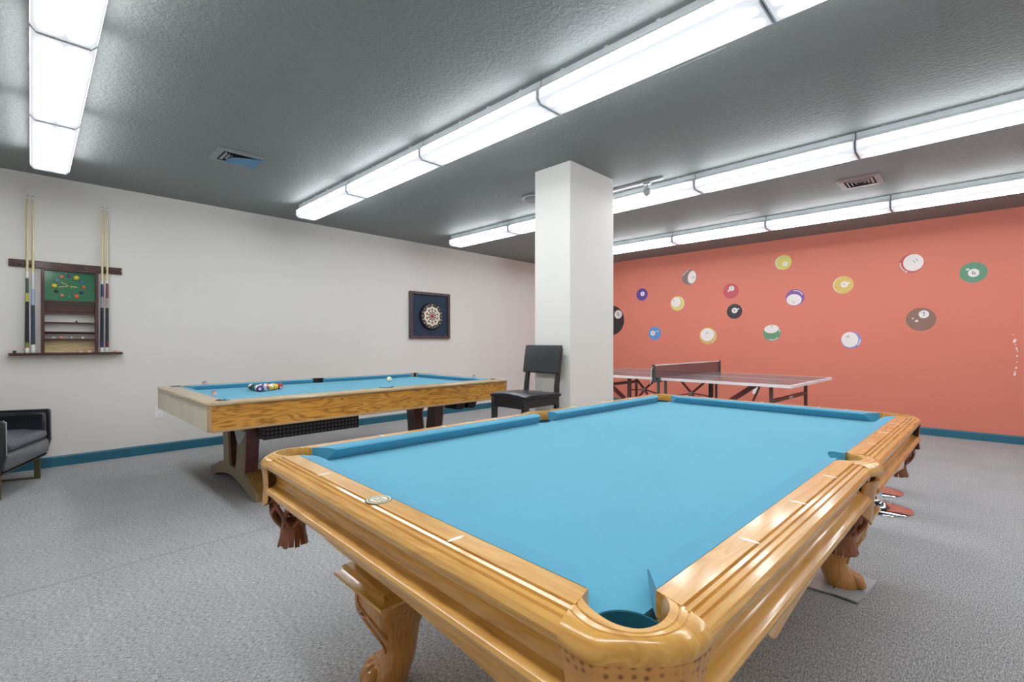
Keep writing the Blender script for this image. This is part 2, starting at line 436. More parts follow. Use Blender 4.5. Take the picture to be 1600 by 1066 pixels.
decal(.588, 2.246, .126, (192, 88, 82), 'red striped ball decal that is nearly all white, high on the right', face=(.16, .06, .82, .88, 0), num=('11', .35, .2, .2, .5, .5, False), shine=((.86, .94, 170, 235),), dots=((-.4, -.84, .1),))
decal(.003, 2.066, .126, (92, 146, 116), 'solid green ball decal at the far right of the wall', num=('6', .02, -.06, .4, .6, .4, True), dots=((-.4, .32, .12),))
decal(.493, 1.504, .151, (142, 106, 92), 'solid brown ball decal, larger than its neighbours', num=('7', .2, .42, .34, .5, .3, True), dots=((-.52, .08, .08), (-.27, -.14, .12)))
decal(1.241, 1.236, .118, (128, 140, 196), 'blue striped ball decal with white face, lowest on the right', face=(-.12, .04, .84, .92, .1), num=('10', -.35, .38, .2, .4, .4, False), shine=((.84, .94, -45, 5),))

# ------------------------------------------------------------------ dartboard
M_chw = wood('dark cherry wood', (84, 40, 36), (44, 20, 20), 0, 1, .4, .2)
t = thing('dartboard', 'round dartboard on navy backing in a square dark wood frame', 'dartboard', (4.5435, V1, 1.638))
w2, h2 = .392, .373
MB().box(-w2+.03, w2-.03, -.02, 0, -h2+.03, h2-.03).build('backing_panel', mat('navy felt backing', (46, 60, 80), .9, bump=.3, bscale=500), t)
fr = MB()
for x0, x1, z0, z1 in ((-w2, -w2+.042, -h2, h2), (w2-.042, w2, -h2, h2), (-w2+.042, w2-.042, h2-.042, h2), (-w2+.042, w2-.042, -h2, -h2+.042)):
    fr.box(x0, x1, -.05, 0, z0, z1)
fr.build('frame', wood('brown black frame wood', (92, 72, 74), (56, 42, 46), 2, 1, .5, .1), t, bevel=.003)
DM = rot('X', PI/2)
bdy = MB().lathe([(0, 0), (.213, 0), (.213, .04), (.206, .05), (0, .05)], 60, M=tr(.005, -.02, -.012) @ DM).build('board_body', mat('black board rim', (22, 24, 30), .6), t, smooth=40)
sc = MB(); Mc, Mk, Mr = mat('cream bristle', (226, 214, 196), .8), mat('black bristle', (24, 22, 24), .8), mat('red bristle', (186, 40, 66), .7)
def seg(r0, r1, a0, a1, m, y=-.0722):
    sc.cur = m; n = 4; vs = []
    for k in range(n+1):
        a = a0+(a1-a0)*k/n
        for r in (r0, r1): vs.append((.005+r*math.sin(a), y, -.012+r*math.cos(a)))
    sc.add(vs, [(2*k, 2*k+1, 2*k+3, 2*k+2) for k in range(n)])
for k in range(20):
    a0 = 2*PI*(k-.5)/20; a1 = 2*PI*(k+.5)/20; e = k % 2
    seg(.018, .078, a0, a1, 0 if e else 1); seg(.078, .096, a0, a1, 0); seg(.096, .118, a0, a1, 0 if e else 1)
    seg(.118, .150, a0, a1, 0); seg(.150, .162, a0, a1, 1 if e else 0)
seg(0.008, .030, 0, PI, 2, -.0724); seg(0.008, .030, PI, 2*PI, 2, -.0724); seg(0, .009, 0, PI, 1, -.0724); seg(0, .009, PI, 2*PI, 1, -.0724)
sc.build('score_face', [Mc, Mk, Mr], t)
nums = [20,1,18,4,13,6,10,15,2,17,3,19,7,16,8,11,14,9,12,5]
mm = None
for k, nn in enumerate(nums):
    a = 2*PI*k/20
    M = Matrix(((1,0,0,.005+.184*math.sin(a)), (0,0,-1,-.0705), (0,1,0,-.012+.184*math.cos(a)), (0,0,0,1)))
    o = text_mesh(str(nn), .042, 'numeral', Mc, t, M)
bt = MB()
for sx in (-1, 1):
    for sz in (-1, 1): bt.lathe([(0,0),(.007,0),(.006,.003),(0,.004)], 10, M=tr(sx*.32, -.02, sz*.30) @ DM)
bt.build('screw', mat('steel screw head', (150,150,155), .35, .8), t, smooth=30)

# ------------------------------------------------------------------ cue rack on the wall
RX = .256
rack = thing('cue_rack', 'dark cherry wall cue rack with a green clock box and open shelves', 'cue rack', (RX, V1, 0))
def rx(u): return u-RX
bar = MB().box(rx(-.147), rx(.659), -.022, 0, 1.904, 1.972)
bar.build('holder_bar', M_chw, rack, bevel=.006)
cl = MB()
for u in (-.10, -.055, -.026, .012, .505, .541, .59, .63):
    cl.tube([(rx(u)-.013, -.022, 1.925), (rx(u)-.017, -.05, 1.925), (rx(u)-.010, -.064, 1.925)], .003, 6)
    cl.tube([(rx(u)+.013, -.022, 1.925), (rx(u)+.017, -.05, 1.925), (rx(u)+.010, -.064, 1.925)], .003, 6)
cl.build('cue_clip', mat('dark metal clip', (60, 46, 46), .4, .6), rack, smooth=40)
kb = MB()
for u in (.085, .19, .38, .66-.01): kb.ball((rx(u), -.028, 1.94), .007, 10, 6)
kb.build('peg', mat('brass peg', (170, 150, 130), .3, .7), rack, smooth=60)
MB().box(rx(-.147), rx(.659), -.10, 0, 1.080, 1.103).build('bottom_shelf', M_chw, rack, bevel=.006)
cab = MB()
cab.box(rx(.064), rx(.088), -.075, 0, 1.103, 1.900).box(rx(.446), rx(.470), -.075, 0, 1.103, 1.900)
cab.box(rx(.088), rx(.446), -.075, 0, 1.886, 1.904)
cab.build('case', M_chw, rack, bevel=.002)
clk = MB().box(rx(.088), rx(.446), -.045, -.002, 1.605, 1.886)
ck = clk.build('clock_face', mat('glossy green clock felt', (36, 112, 74), .15, coat=.6), rack)
MB().box(rx(.088), rx(.446), -.060, 0, 1.588, 1.604).box(rx(.088), rx(.446), -.03, 0, 1.50, 1.575).build('drawer_front', M_chw, rack, bevel=.002)
sh = MB()
for z in (1.485, 1.391, 1.291, 1.232): sh.box(rx(.088), rx(.446), -.07, 0, z-.008, z+.006)
sh.build('shelf', M_chw, rack, bevel=.002)
MB().box(rx(.088), rx(.446), -.006, 0, 1.103, 1.222).build('back_panel', wood('light maple panel', (206, 184, 140), (180, 154, 106), 0, 1, .5, .1), rack)
MB().box(rx(.088), rx(.446), -.07, -.062, 1.285, 1.306).build('front_lip', M_chw, rack, bevel=.002)
cols = [(78, 70, 120), (222, 196, 60), (70, 110, 170), (214, 96, 56), (44, 58, 110), (222, 110, 60), (60, 140, 110), (190, 130, 96), (40, 44, 50), (226, 206, 60), (110, 130, 160), (206, 120, 110)]
for k, c in enumerate(cols):
    a = 2*PI*k/12; r = .016 if k not in (1, 9, 5) else .020
    MB().ball((rx(.258)+.104*math.sin(a), -.048, 1.745+.104*math.cos(a)), r, 16, 10, (1, .5, 1)).build('hour_ball', mat('clock ball %d' % k, c, .2), ck, smooth=60)
hm = mat('gold clock hand', (214, 200, 130), .35, .6)
cz = Vector((rx(.258), -.049, 1.745))
def hand(a, L, w):
    d = Vector((math.sin(a), 0, math.cos(a)))
    MB().bar(cz - d*.02, cz + d*L, .002, w).build('clock_hand', hm, ck)
hand(math.radians(262), .075, .006); hand(math.radians(92), .055, .007); hand(math.radians(305), .07, .003)
# cues
M_maple = wood('pale maple cue shaft', (226, 210, 160), (206, 186, 134), 2, 1, .3, .3)
M_iv = mat('ivory collar', (232, 230, 224), .3)
def cue(x, dx, label, segs):
    t = thing('pool_cue', label, 'pool cue', (x, V1-.055, 1.104), 0, 'pool cues standing in the wall rack')
    M = rot('X', -.016) @ rot('Y', dx)
    def cone(z0, z1, name, m):
        rad = lambda z: .0148 - (.0148-.0062)*z/1.47
        MB().lathe([(0, z0), (rad(z0), z0), (rad(z1), z1), (0, z1)], 16, M=M).build(name, m, t, smooth=40)
    cone(0, .018, 'bumper', mat('white rubber bumper', (214, 214, 212), .6))
    for z0, z1, n, m in segs: cone(z0-1.104, z1-1.104, n, m)
    cone(.755, 1.44, 'shaft', M_maple)
    cone(1.44, 1.462, 'ferrule', M_iv); cone(1.462, 1.47, 'tip', mat('blue grey tip leather', (120, 124, 126), .8))
mm_ = lambda n, c, r=.35: mat(n, c, r, coat=.3)
wrapm = mat('dark linen cue wrap', (40, 48, 54), .8, bump=.4, bscale=400)
cue(-.028, .002, 'pool cue with black, green and yellow butt, leftmost in the rack', [
    (1.122, 1.15, 'butt_sleeve', M_iv), (1.15, 1.20, 'butt_sleeve', mm_('olive butt', (120, 128, 60))), (1.20, 1.58, 'wrap', wrapm),
    (1.58, 1.66, 'forearm', mm_('olive yellow band', (186, 180, 66))), (1.66, 1.80, 'forearm', mm_('dark green forearm', (46, 76, 64))), (1.80, 1.859, 'joint_collar', M_iv)])
cue(.012, -.001, 'pool cue with white and pale blue forearm, second from left in the rack', [
    (1.122, 1.18, 'butt_sleeve', M_iv), (1.18, 1.55, 'wrap', mat('grey blue linen cue wrap', (66, 76, 84), .8, bump=.4, bscale=400)),
    (1.55, 1.70, 'forearm', mm_('pale blue forearm', (168, 184, 214))), (1.70, 1.859, 'forearm', mm_('white forearm', (226, 226, 226)))])
cue(.498, .005, 'pool cue with navy blue forearm, just right of the clock box', [
    (1.122, 1.15, 'butt_sleeve', M_iv), (1.15, 1.21, 'butt_sleeve', mm_('navy butt', (36, 44, 96))), (1.21, 1.55, 'wrap', wrapm),
    (1.55, 1.66, 'forearm', mm_('silver grey band', (160, 160, 160))), (1.66, 1.79, 'forearm', mm_('navy forearm', (38, 46, 100))), (1.79, 1.83, 'joint_collar', M_iv), (1.83, 1.859, 'forearm', M_maple)])
cue(.538, .003, 'pool cue with dark red forearm, rightmost in the rack', [
    (1.122, 1.15, 'butt_sleeve', M_iv), (1.15, 1.21, 'butt_sleeve', mm_('dark red butt', (96, 36, 46))), (1.21, 1.55, 'wrap', mat('charcoal linen cue wrap', (48, 52, 54), .8, bump=.4, bscale=400)),
    (1.55, 1.65, 'forearm', mm_('pinkish grey band', (176, 160, 160))), (1.65, 1.80, 'forearm', mm_('dark red forearm', (112, 40, 52))), (1.80, 1.83, 'joint_collar', M_iv), (1.83, 1.859, 'forearm', M_maple)])
# small things lying in the rack
def chalk(loc, top, side, label, rz=0, s=.011, group='chalk cubes'):
    t = thing('chalk_cube', label, 'chalk', loc, rz, group)
    MB().box(-s, s, -s, s, 0, 1.7*s).build('paper_wrapper', mat('chalk wrapper %d %d %d' % side, side, .7), t, bevel=.001)
    MB().lathe([(s*.98, 1.7*s), (s*.98, 2.0*s), (s*.6, 1.85*s), (0, 1.8*s)], 12).build('chalk_top', mat('chalk %d %d %d' % top, top, .95), t)
    return t
G1 = 'small things left on the cue rack'
for (u, z, lab) in ((.335, 1.103, 'pale pink chalk disc on the bottom shelf of the cue rack, left one'), (.40, 1.103, 'pale pink chalk disc on the bottom shelf of the cue rack, right one'), (.61, 1.103, 'pale pink chalk disc on the shelf right of all the cues')):
    tag(MB().lathe([(0, 0), (.021, 0), (.023, .008), (.019, .018), (0, .020)], 20).build('chalk_disc', mat('pale pink chalk', (228, 186, 170), .8), loc=(u, V1-.055, z), smooth=40), lab, 'chalk', 'pale pink chalk discs on the cue rack')
tag(MB().box(-.012, .012, -.012, .012, 0, .022).build('chalk_cube', mat('dark chalk cube', (50, 44, 50), .8), loc=(-.108, V1-.06, 1.103), bevel=.002), 'dark chalk cube at the left end of the cue rack shelf', 'chalk')
tag(MB().ball((0, 0, .008), .008, 10, 6).build('rubber_bumper', mat('dark rubber', (40, 30, 30), .7), loc=(.31, V1-.05, 1.397), smooth=60), 'tiny dark bumper on the upper shelf under the clock', 'bumper')
for i, (u, c, lab) in enumerate(((.15, (214, 206, 196), 'white'), (.20, (206, 150, 110), 'orange brown'), (.27, (190, 196, 206), 'pale blue grey'), (.35, (218, 210, 198), 'cream'))):
    o = chalk((u, V1-.035, 1.238), c, c, '%s chalk cube in the lower tray of the cue rack' % lab, .2*i, .010, 'chalk cubes in the cue rack tray')

# ------------------------------------------------------------------ pool tables: shared bits
def cloth(name, col):
    t = NT(name); v = t.coord(); c = lin(col)
    sh = t.noise(v, 2.2, 4, .6)
    col1 = t.ramp(sh, [(.3, tuple(x*.93 for x in c[:3])+(1,)), (.7, c)])
    sp = t.ramp(t.noise(v, 55, 2, .5), [(.70, (0,0,0,1)), (.78, (1,1,1,1))])
    mx = t.node('ShaderNodeMixRGB'); ml = t.node('ShaderNodeMath', operation='MULTIPLY'); ml.inputs[1].default_value = .22
    t.link(sp, ml.inputs[0]); t.link(ml.outputs[0], mx.inputs[0]); t.link(col1, mx.inputs[1]); mx.inputs[2].default_value = lin((196, 224, 232))
    t.link(mx.outputs[0], t.b.inputs['Base Color']); t.b.inputs['Roughness'].default_value = .9
    t.b.inputs['Specular IOR Level'].default_value = .15; t.b.inputs['Sheen Weight'].default_value = .15
    t.bump(t.noise(v, 900, 2), .15, .0006); return t.m
M_cloth = cloth('light blue table felt', (92, 168, 192))
M_cush = cloth('blue cushion felt', (86, 160, 188))
M_teal = mat('dark teal pocket liner', (10, 92, 112), .8)
WL, WD = (220, 168, 84), (196, 138, 58)
M_oakx = wood('honey oak, grain along x', WL, WD, 0, .9, .26, .55, .8)
M_oaky = wood('honey oak, grain along y', WL, WD, 1, .9, .26, .55, .8)
M_oakz = wood('honey oak, upright grain', (206, 146, 76), (174, 112, 50), 2, .9, .3, .6, .7)
M_inlay = mat('pearl inlay', (246, 238, 222), .25, coat=.5)
M_leather = mat('reddish brown pocket leather', (138, 74, 36), .38, var=.25, vscale=30, bump=.3, bscale=120, coat=.3)

def rail_along(mb, prof, axis, sgn, off, a, b, M=None):
    """prof: (distance outward from the nose, z); the nose stands at sgn*off on the other axis; runs a..b along axis"""
    pts = [((off+d)*sgn, z) for d, z in prof]
    mb.prism(pts, axis, a, b, M)

# ------------------------------------------------------------------ TABLE 1 (foreground)
TC = (1.953, 1.013); TR = math.radians(-1.46)
PT = thing('pool_table', 'large honey oak pool table with light blue felt and carved legs in the foreground', 'pool table', (TC[0], TC[1], 0), TR)
hx, hy = 1.27, .635
# slate bed covered in cloth, with pocket cut-outs
def bed_outline(bx, by, cc, cr, mr, moff):
    pts = []
    def corner(sx, sy):
        c = Vector((sx*cc[0], sy*cc[1])); res = []
        # intersection of circle with bed edges
        ax = sx*bx; dy = math.sqrt(max(0, cr*cr-(ax-c.x)**2)); p1 = Vector((ax, c.y - sy*dy))
        ay = sy*by; dx = math.sqrt(max(0, cr*cr-(ay-c.y)**2)); p2 = Vector((c.x - sx*dx, ay))
        a1 = math.atan2(p1.y-c.y, p1.x-c.x); a2 = math.atan2(p2.y-c.y, p2.x-c.x)
        d = (a2-a1+PI) % (2*PI) - PI
        mid = a1+d/2
        if (Vector((math.cos(mid), math.sin(mid))) .dot(Vector((-sx, -sy)))) < 0: d = d-2*PI if d > 0 else d+2*PI
        return [(c.x+cr*math.cos(a1+d*k/12), c.y+cr*math.sin(a1+d*k/12)) for k in range(13)]
    def mid(sy):
        c = (0, sy*moff); ay = sy*by; dx = math.sqrt(mr*mr-(ay-c[1])**2)
        a1 = math.atan2(ay-c[1], dx); a2 = math.atan2(ay-c[1], -dx)
        if sy > 0: a2 = a1 - ((a1-a2) % (2*PI))
        else: a2 = a1 + ((a2-a1) % (2*PI))
        return [(c[0]+mr*math.cos(a1+(a2-a1)*k/12), c[1]+mr*math.sin(a1+(a2-a1)*k/12)) for k in range(13)]
    return corner(1, 1), mid(1), corner(-1, 1), corner(-1, -1), mid(-1), corner(1, -1)
a, b, c, d, e, f = bed_outline(1.305, .668, (1.312, .677), .062, .058, .702)
outl = a + b + c[::-1] + d + e[::-1] + f[::-1]
MB().prism(outl, 2, .740, .765).build('slate_bed', M_cloth, PT)
# cushions
CP = [(.001, .804), (.006, .809), (.018, .8122), (.055, .8135), (.055, .767), (.026, .7655), (.004, .796)]
def cushion(axis, sgn, off, a_n, b_n, a_b, b_b):
    """nose runs a_n..b_n, back runs a_b..b_b"""
    def ring(t0, tb):
        r = []
        for d_, z in CP:
            q = min(1, max(0, d_/.055)); t_ = t0 + (tb-t0)*q; y = (off+d_)*sgn
            r.append((t_, y, z) if axis == 0 else (y, t_, z))
        return r
    N = 24
    rings = []
    for k in range(N+1):
        s = k/N; rings.append(ring(a_n+(b_n-a_n)*s, a_b+(b_b-a_b)*s))
    MB().loft(rings).build('cushion', M_cush, PT, smooth=25)
for sy in (-1, 1):
    cushion(0, sy, hy, .068, hx-.087, .052, hx-.020)
    cushion(0, sy, hy, -hx+.087, -.068, -hx+.020, -.052)
for sx in (-1, 1): cushion(1, sx, hx, -hy+.087, hy-.087, -hy+.024, hy-.024)
# wooden rails with reeded edge
RP = [(.055, .8125), (.103, .8125), (.1045, .8065), (.1070, .8065), (.1085, .8110), (.116, .8100), (.1175, .8045), (.1200, .8045), (.1215, .8080),
      (.129, .8060), (.1305, .8010), (.1330, .8010), (.1345, .8040), (.146, .7985), (.151, .7900), (.151, .7820), (.147, .7740), (.138, .7710), (.055, .7710)]
def rail(axis, sgn, off, a_, b_, m, skew0=0, skew1=0):
    def ring(t, sk):
        r = []
        for d_, z in RP:
            q = (d_-.055)/.096; tt = t + sk*q; y = (off+d_)*sgn
            r.append((tt, y, z) if axis == 0 else (y, tt, z))
        return r
    return MB().loft([ring(a_, skew0), ring(b_, skew1)]).build('rail', m, PT, smooth=28)
for sy in (-1, 1):
    rail(0, sy, hy, .082, hx-.018, M_oakx, 0, .025); rail(0, sy, hy, -hx+.018, -.082, M_oakx, -.025, 0)
for sx in (-1, 1): rail(1, sx, hx, -hy+.021, hy-.021, M_oaky, -.025, .025)
# diamonds and emblem
def diamond(x, y, ang):
    L, W_ = .021, .0058
    pts = []
    for k in range(12):
        a = 2*PI*k/12; cx_, sy_ = math.cos(a), math.sin(a)
        pts.append((L*cx_, W_*math.copysign(abs(sy_)**1.3, sy_)))
    MB().prism(pts, 2, .8120, .8130, M=tr(x, y, 0) @ rot('Z', ang)).build('diamond_sight', M_inlay, PT)
for sy in (-1, 1):
    for k in (1, 2, 3, 5, 6, 7): diamond(-hx+k*.3175, sy*(hy+.088), PI/2)
for sx in (-1, 1):
    for k in (1, 2, 3):
        if not (sx == -1 and k == 2): diamond(sx*(hx+.088), -hy+k*.3175, 0)
em = MB().lathe([(0, .8126), (.033, .8126), (.033, .8132), (0, .8132)], 40, M=tr(-hx-.084, 0.0, 0)); 
E0 = em.build('emblem', mat('silver emblem rim', (104, 112, 98), .35, .2), PT)
MB().lathe([(0, .8132), (.0295, .8132), (.0295, .8135), (0, .8135)], 40, M=tr(-hx-.084, 0, 0) @ Matrix.Diagonal((1,1,1,1))).build('emblem_ring', mat('cream emblem ground', (214, 208, 176), .4), E0)
mk = MB().lathe([(.0215, .8135), (.026, .8135), (.026, .8137), (.0215, .8137), (.0215, .8135)], 32, M=tr(-hx-.084, 0, 0))
for (y0, y1, x) in ((-.016, .016, .008), (-.019, .004, 0), (.008, .018, 0), (-.014, .014, -.008)):
    mk.box(-hx-.084+x-.0015, -hx-.084+x+.0015, y0, y1, .8135, .8138)
mk.build('emblem_mark', mat('dark emblem print', (110, 112, 96), .5), E0)

# corner and side pocket castings
def interp(P, n):
    P = [Vector(p).to_3d() for p in P]; res = []
    for i in range(n+1):
        s = i/n*(len(P)-1); k = min(int(s), len(P)-2); f_ = s-k
        p0 = P[max(k-1, 0)]; p1 = P[k]; p2 = P[k+1]; p3 = P[min(k+2, len(P)-1)]
        res.append(.5*((2*p1)+(-p0+p2)*f_+(2*p0-5*p1+4*p2-p3)*f_*f_+(-p0+3*p1-3*p2+p3)*f_**3))
    return res
def casting(inner, outer, name='pocket_casting', n=28, M=None, zin=.765):
    I = interp(inner, n); O = interp(outer, n)
    prof = [(0.0, zin), (-.03, .785), (0.0, .804), (.06, .8120), (.34, .8115), (.37, .8095), (.41, .8110), (.56, .8100), (.59, .8080), (.63, .8095), (.80, .8070), (.92, .8005), (.985, .7930), (1.0, .7850), (.985, .7780), (.95, .7740), (.88, .7725), (.3, .7725)]
    rings = []
    for i_, o_ in zip(I, O):
        rings.append([tuple(i_.lerp(o_, s).to_2d()) + (z,) for s, z in prof])
    return MB().loft(rings, M=M).build(name, M_oaky, PT, smooth=35)
ci = [(-1.327, -.613), (-1.348, -.622), (-1.364, -.655), (-1.370, -.692), (-1.358, -.722), (-1.328, -.735), (-1.290, -.730), (-1.262, -.712), (-1.250, -.692)]
co = [(-1.422, -.632), (-1.426, -.660), (-1.423, -.692), (-1.405, -.714), (-1.379, -.740), (-1.350, -.765), (-1.322, -.782), (-1.292, -.787), (-1.270, -.787)]
def mir(P, sx, sy): return [Vector((p[0]*-sx, p[1]*-sy, 0)) for p in P]
for sx in (-1, 1):
    for sy in (-1, 1):
        casting(mir(ci, sx, sy), mir(co, sx, sy))
mi_ = [(-.080, -.690), (-.068, -.692), (-.055, -.715), (-.035, -.737), (0, -.746), (.035, -.737), (.055, -.715), (.068, -.692), (.080, -.690)]
mo_ = [(-.080, -.786), (-.068, -.790), (-.050, -.797), (-.025, -.802), (0, -.804), (.025, -.802), (.050, -.797), (.068, -.790), (.080, -.786)]
for sy in (-1, 1): casting(mir(mi_, -1, sy), mir(mo_, -1, sy), n=24)
# pocket liners (felt covered cup inside the opening)
def liner(cx_, cy_, r=.0605, z0=.69):
    MB().lathe([(r+.004, .763), (r, .763), (r-.004, .74), (r-.012, .705), (r-.03, z0), (0, z0-.004), (0, z0-.008), (r-.03, z0-.006), (r-.006, .70), (r+.003, .74)], 28, M=tr(cx_, cy_, 0)).build('pocket_liner', M_teal, PT, smooth=50)
for sx in (-1, 1):
    for sy in (-1, 1): liner(sx*1.312, sy*.677)
for sy in (-1, 1): liner(0, sy*.702, .052)
# leather shields and net baskets
def basket(cx_, cy_, ang, big=True):
    """leather strap basket under a pocket; ang = outward direction"""
    M = tr(cx_, cy_, 0) @ rot('Z', ang)
    mb = MB(); n = 8
    for k in range(n):
        for s in (-1, 1):
            pts = []
            for i in range(13):
                q = i/12; z = .680 - .125*q
                r = .060 + .014*math.sin(PI*min(1, q*.85)) - .028*q**3
                a_ = 2*PI*(k+.5)/n + s*(PI/n)*math.cos(q*PI*1.5+PI*.0)*(1 if q < 1 else 1)
                pts.append((r*math.cos(a_), r*math.sin(a_), z))
            mb.tube(pts, [.0075]*12+[.006], 6)
    mb.lathe([(.055, .690), (.068, .690), (.070, .675), (.064, .668), (.055, .672), (.055, .690)], 28)
    o = mb.build('pocket_basket', M_leather, PT, smooth=60); o.matrix_local = M
    sk = MB(); n = 15
    for k in range(n):
        a0 = 2*PI*k/n; a1 = 2*PI*(k+1)/n
        sh = lambda f: (a0+(a1-a0)*f, a1-(a1-a0)*f)
        rr = [(.040, .560, 0), (.041, .545, 0), (.043, .522, .01), (.050+.002*math.sin(k*2.1), .488+.003*math.cos(k*3.3), .10)]
        ring = []
        for r, z, f_ in rr:
            b0, b1 = sh(f_)
            ring.append([(r*math.cos(b0), r*math.sin(b0), z), (r*math.cos(b1), r*math.sin(b1), z), ((r-.004)*math.cos(b1), (r-.004)*math.sin(b1), z), ((r-.004)*math.cos(b0), (r-.004)*math.sin(b0), z)])
        sk.loft(ring)
    sk.lathe([(.036, .568), (.045, .568), (.047, .559), (.045, .550), (.036, .550), (.036, .568)], 24)
    q = sk.build('fringe', M_leather, o, smooth=50)
def shield_mat():
    t = NT('tooled tan leather'); v = t.coord((1, 1, 1))
    vo = t.node('ShaderNodeTexVoronoi'); vo.inputs['Scale'].default_value = 75; vo.inputs['Randomness'].default_value = .35; t.link(v, vo.inputs[0])
    t.link(t.ramp(vo.outputs[0], [(.12, lin((134, 78, 30))), (.42, lin((208, 148, 74)))]), t.b.inputs['Base Color'])
    t.b.inputs['Roughness'].default_value = .35; t.b.inputs['Coat Weight'].default_value = .3
    t.bump(vo.outputs[0], .5, .003); return t.m
M_shield = shield_mat()
def shield(outer, name='pocket_shield', n=24, M=None):
    O = interp(outer, n); c_ = sum(O, Vector((0,0,0)))/len(O); N = len(O)-1
    cen = (O[0]+O[-1])/2
    rings = []
    for i, p in enumerate(O):
        s = i/N; edge = abs(s-.5)*2
        d = (p-cen); 
        zb = .665 - .035*(1-edge**2)
        prof = [(.985, .776), (.93, .755), (.90, .735), (.87, .705), (.90, .675), (.93, zb), (.90, zb), (.86, .675), (.83, .705), (.86, .740), (.90, .776)]
        rings.append([tuple((cen+d*k).to_2d())+(z,) for k, z in prof])
    MB().loft(rings).build(name, M_shield, PT, smooth=50)
for sx in (-1, 1):
    for sy in (-1, 1):
        shield(mir(co, sx, sy)); basket(sx*1.318, sy*.684, math.atan2(sy, sx))
for sy in (-1, 1):
    P = mir([(-.070, -.772), (-.05, -.782), (-.025, -.792), (0, -.795), (.025, -.792), (.05, -.782), (.070, -.772)], -1, sy)
    rings = []
    for i, p in enumerate(interp(P, 16)):
        e_ = abs(i/16-.5)*2; zb = .60+.05*e_
        rings.append([(p.x, p.y, .752), (p.x*.94, p.y-sy*.012, .70), (p.x*.8, p.y-sy*.02, zb), (p.x*.8, p.y-sy*.026, zb), (p.x*.94, p.y-sy*.02, .70), (p.x, p.y-sy*.01, .752)])
    MB().loft(rings).build('pocket_shield', M_oakz, PT, smooth=50)
    basket(0, sy*.690, sy*PI/2)
# apron: coved frieze, base moulding and arched skirt
AP = [(.090, .7720), (.132, .7720), (.134, .765), (.126, .758), (.118, .745), (.116, .730), (.120, .718), (.130, .712), (.138, .711), (.147, .706), (.150, .698), (.147, .690), (.136, .686), (.130, .681), (.130, .668), (.090, .668)]
def apron(axis, sgn, off, a_, b_, m):
    mb = MB(); rail_along(mb, AP, axis, sgn, off, a_, b_); mb.build('apron', m, PT, smooth=32)
for sy in (-1, 1):
    apron(0, sy, hy, .07, 1.285, M_oakx); apron(0, sy, hy, -1.285, -.07, M_oakx)
for sx in (-1, 1): apron(1, sx, hx, -.645, .645, M_oaky)
def skirt(axis, sgn, off, L, z0, z1, m):
    n = 24; pts = [(-L, .668), (-L+.012, .660), (-L+.05, z0+.012), (-L+.075, z0)]
    for k in range(n+1):
        s = -1+2*k/n; pts.append(((L-.085)*s, z1-(z1-z0)*abs(s)**3.2))
    pts += [(L-.075, z0), (L-.05, z0+.012), (L-.012, .660), (L, .668)]
    ax = 1 if axis == 0 else 0
    a_, b_ = sorted(((off)*sgn, (off+.022)*sgn))
    MB().prism(pts, ax, a_, b_).build('arched_skirt', m, PT)
for sy in (-1, 1): skirt(0, sy, .735, .98, .615, .652, M_oakx)
for sx in (-1, 1):
    pts = [(-.60, .668), (-.60, .612)]
    for k in range(25):
        y = -.58+.94*k/24; q = max(0, -y/.58)
        zz = .650 - .038*q**2.0 if y < .12 else .650+.018*((y-.12)/.24)**1.6
        pts.append((y, min(zz, .6675)))
    pts.append((.36, .668))
    a_, b_ = sorted((sx*1.368, sx*1.390))
    MB().prism([(p[0]*(-sx), p[1]) for p in pts], 0, a_, b_).build('arched_skirt', M_oaky, PT)
# cabinet body between slate and skirt
MB().box(-1.20, 1.20, -.58, .58, .62, .745).build('cabinet_frame', M_oakx, PT)
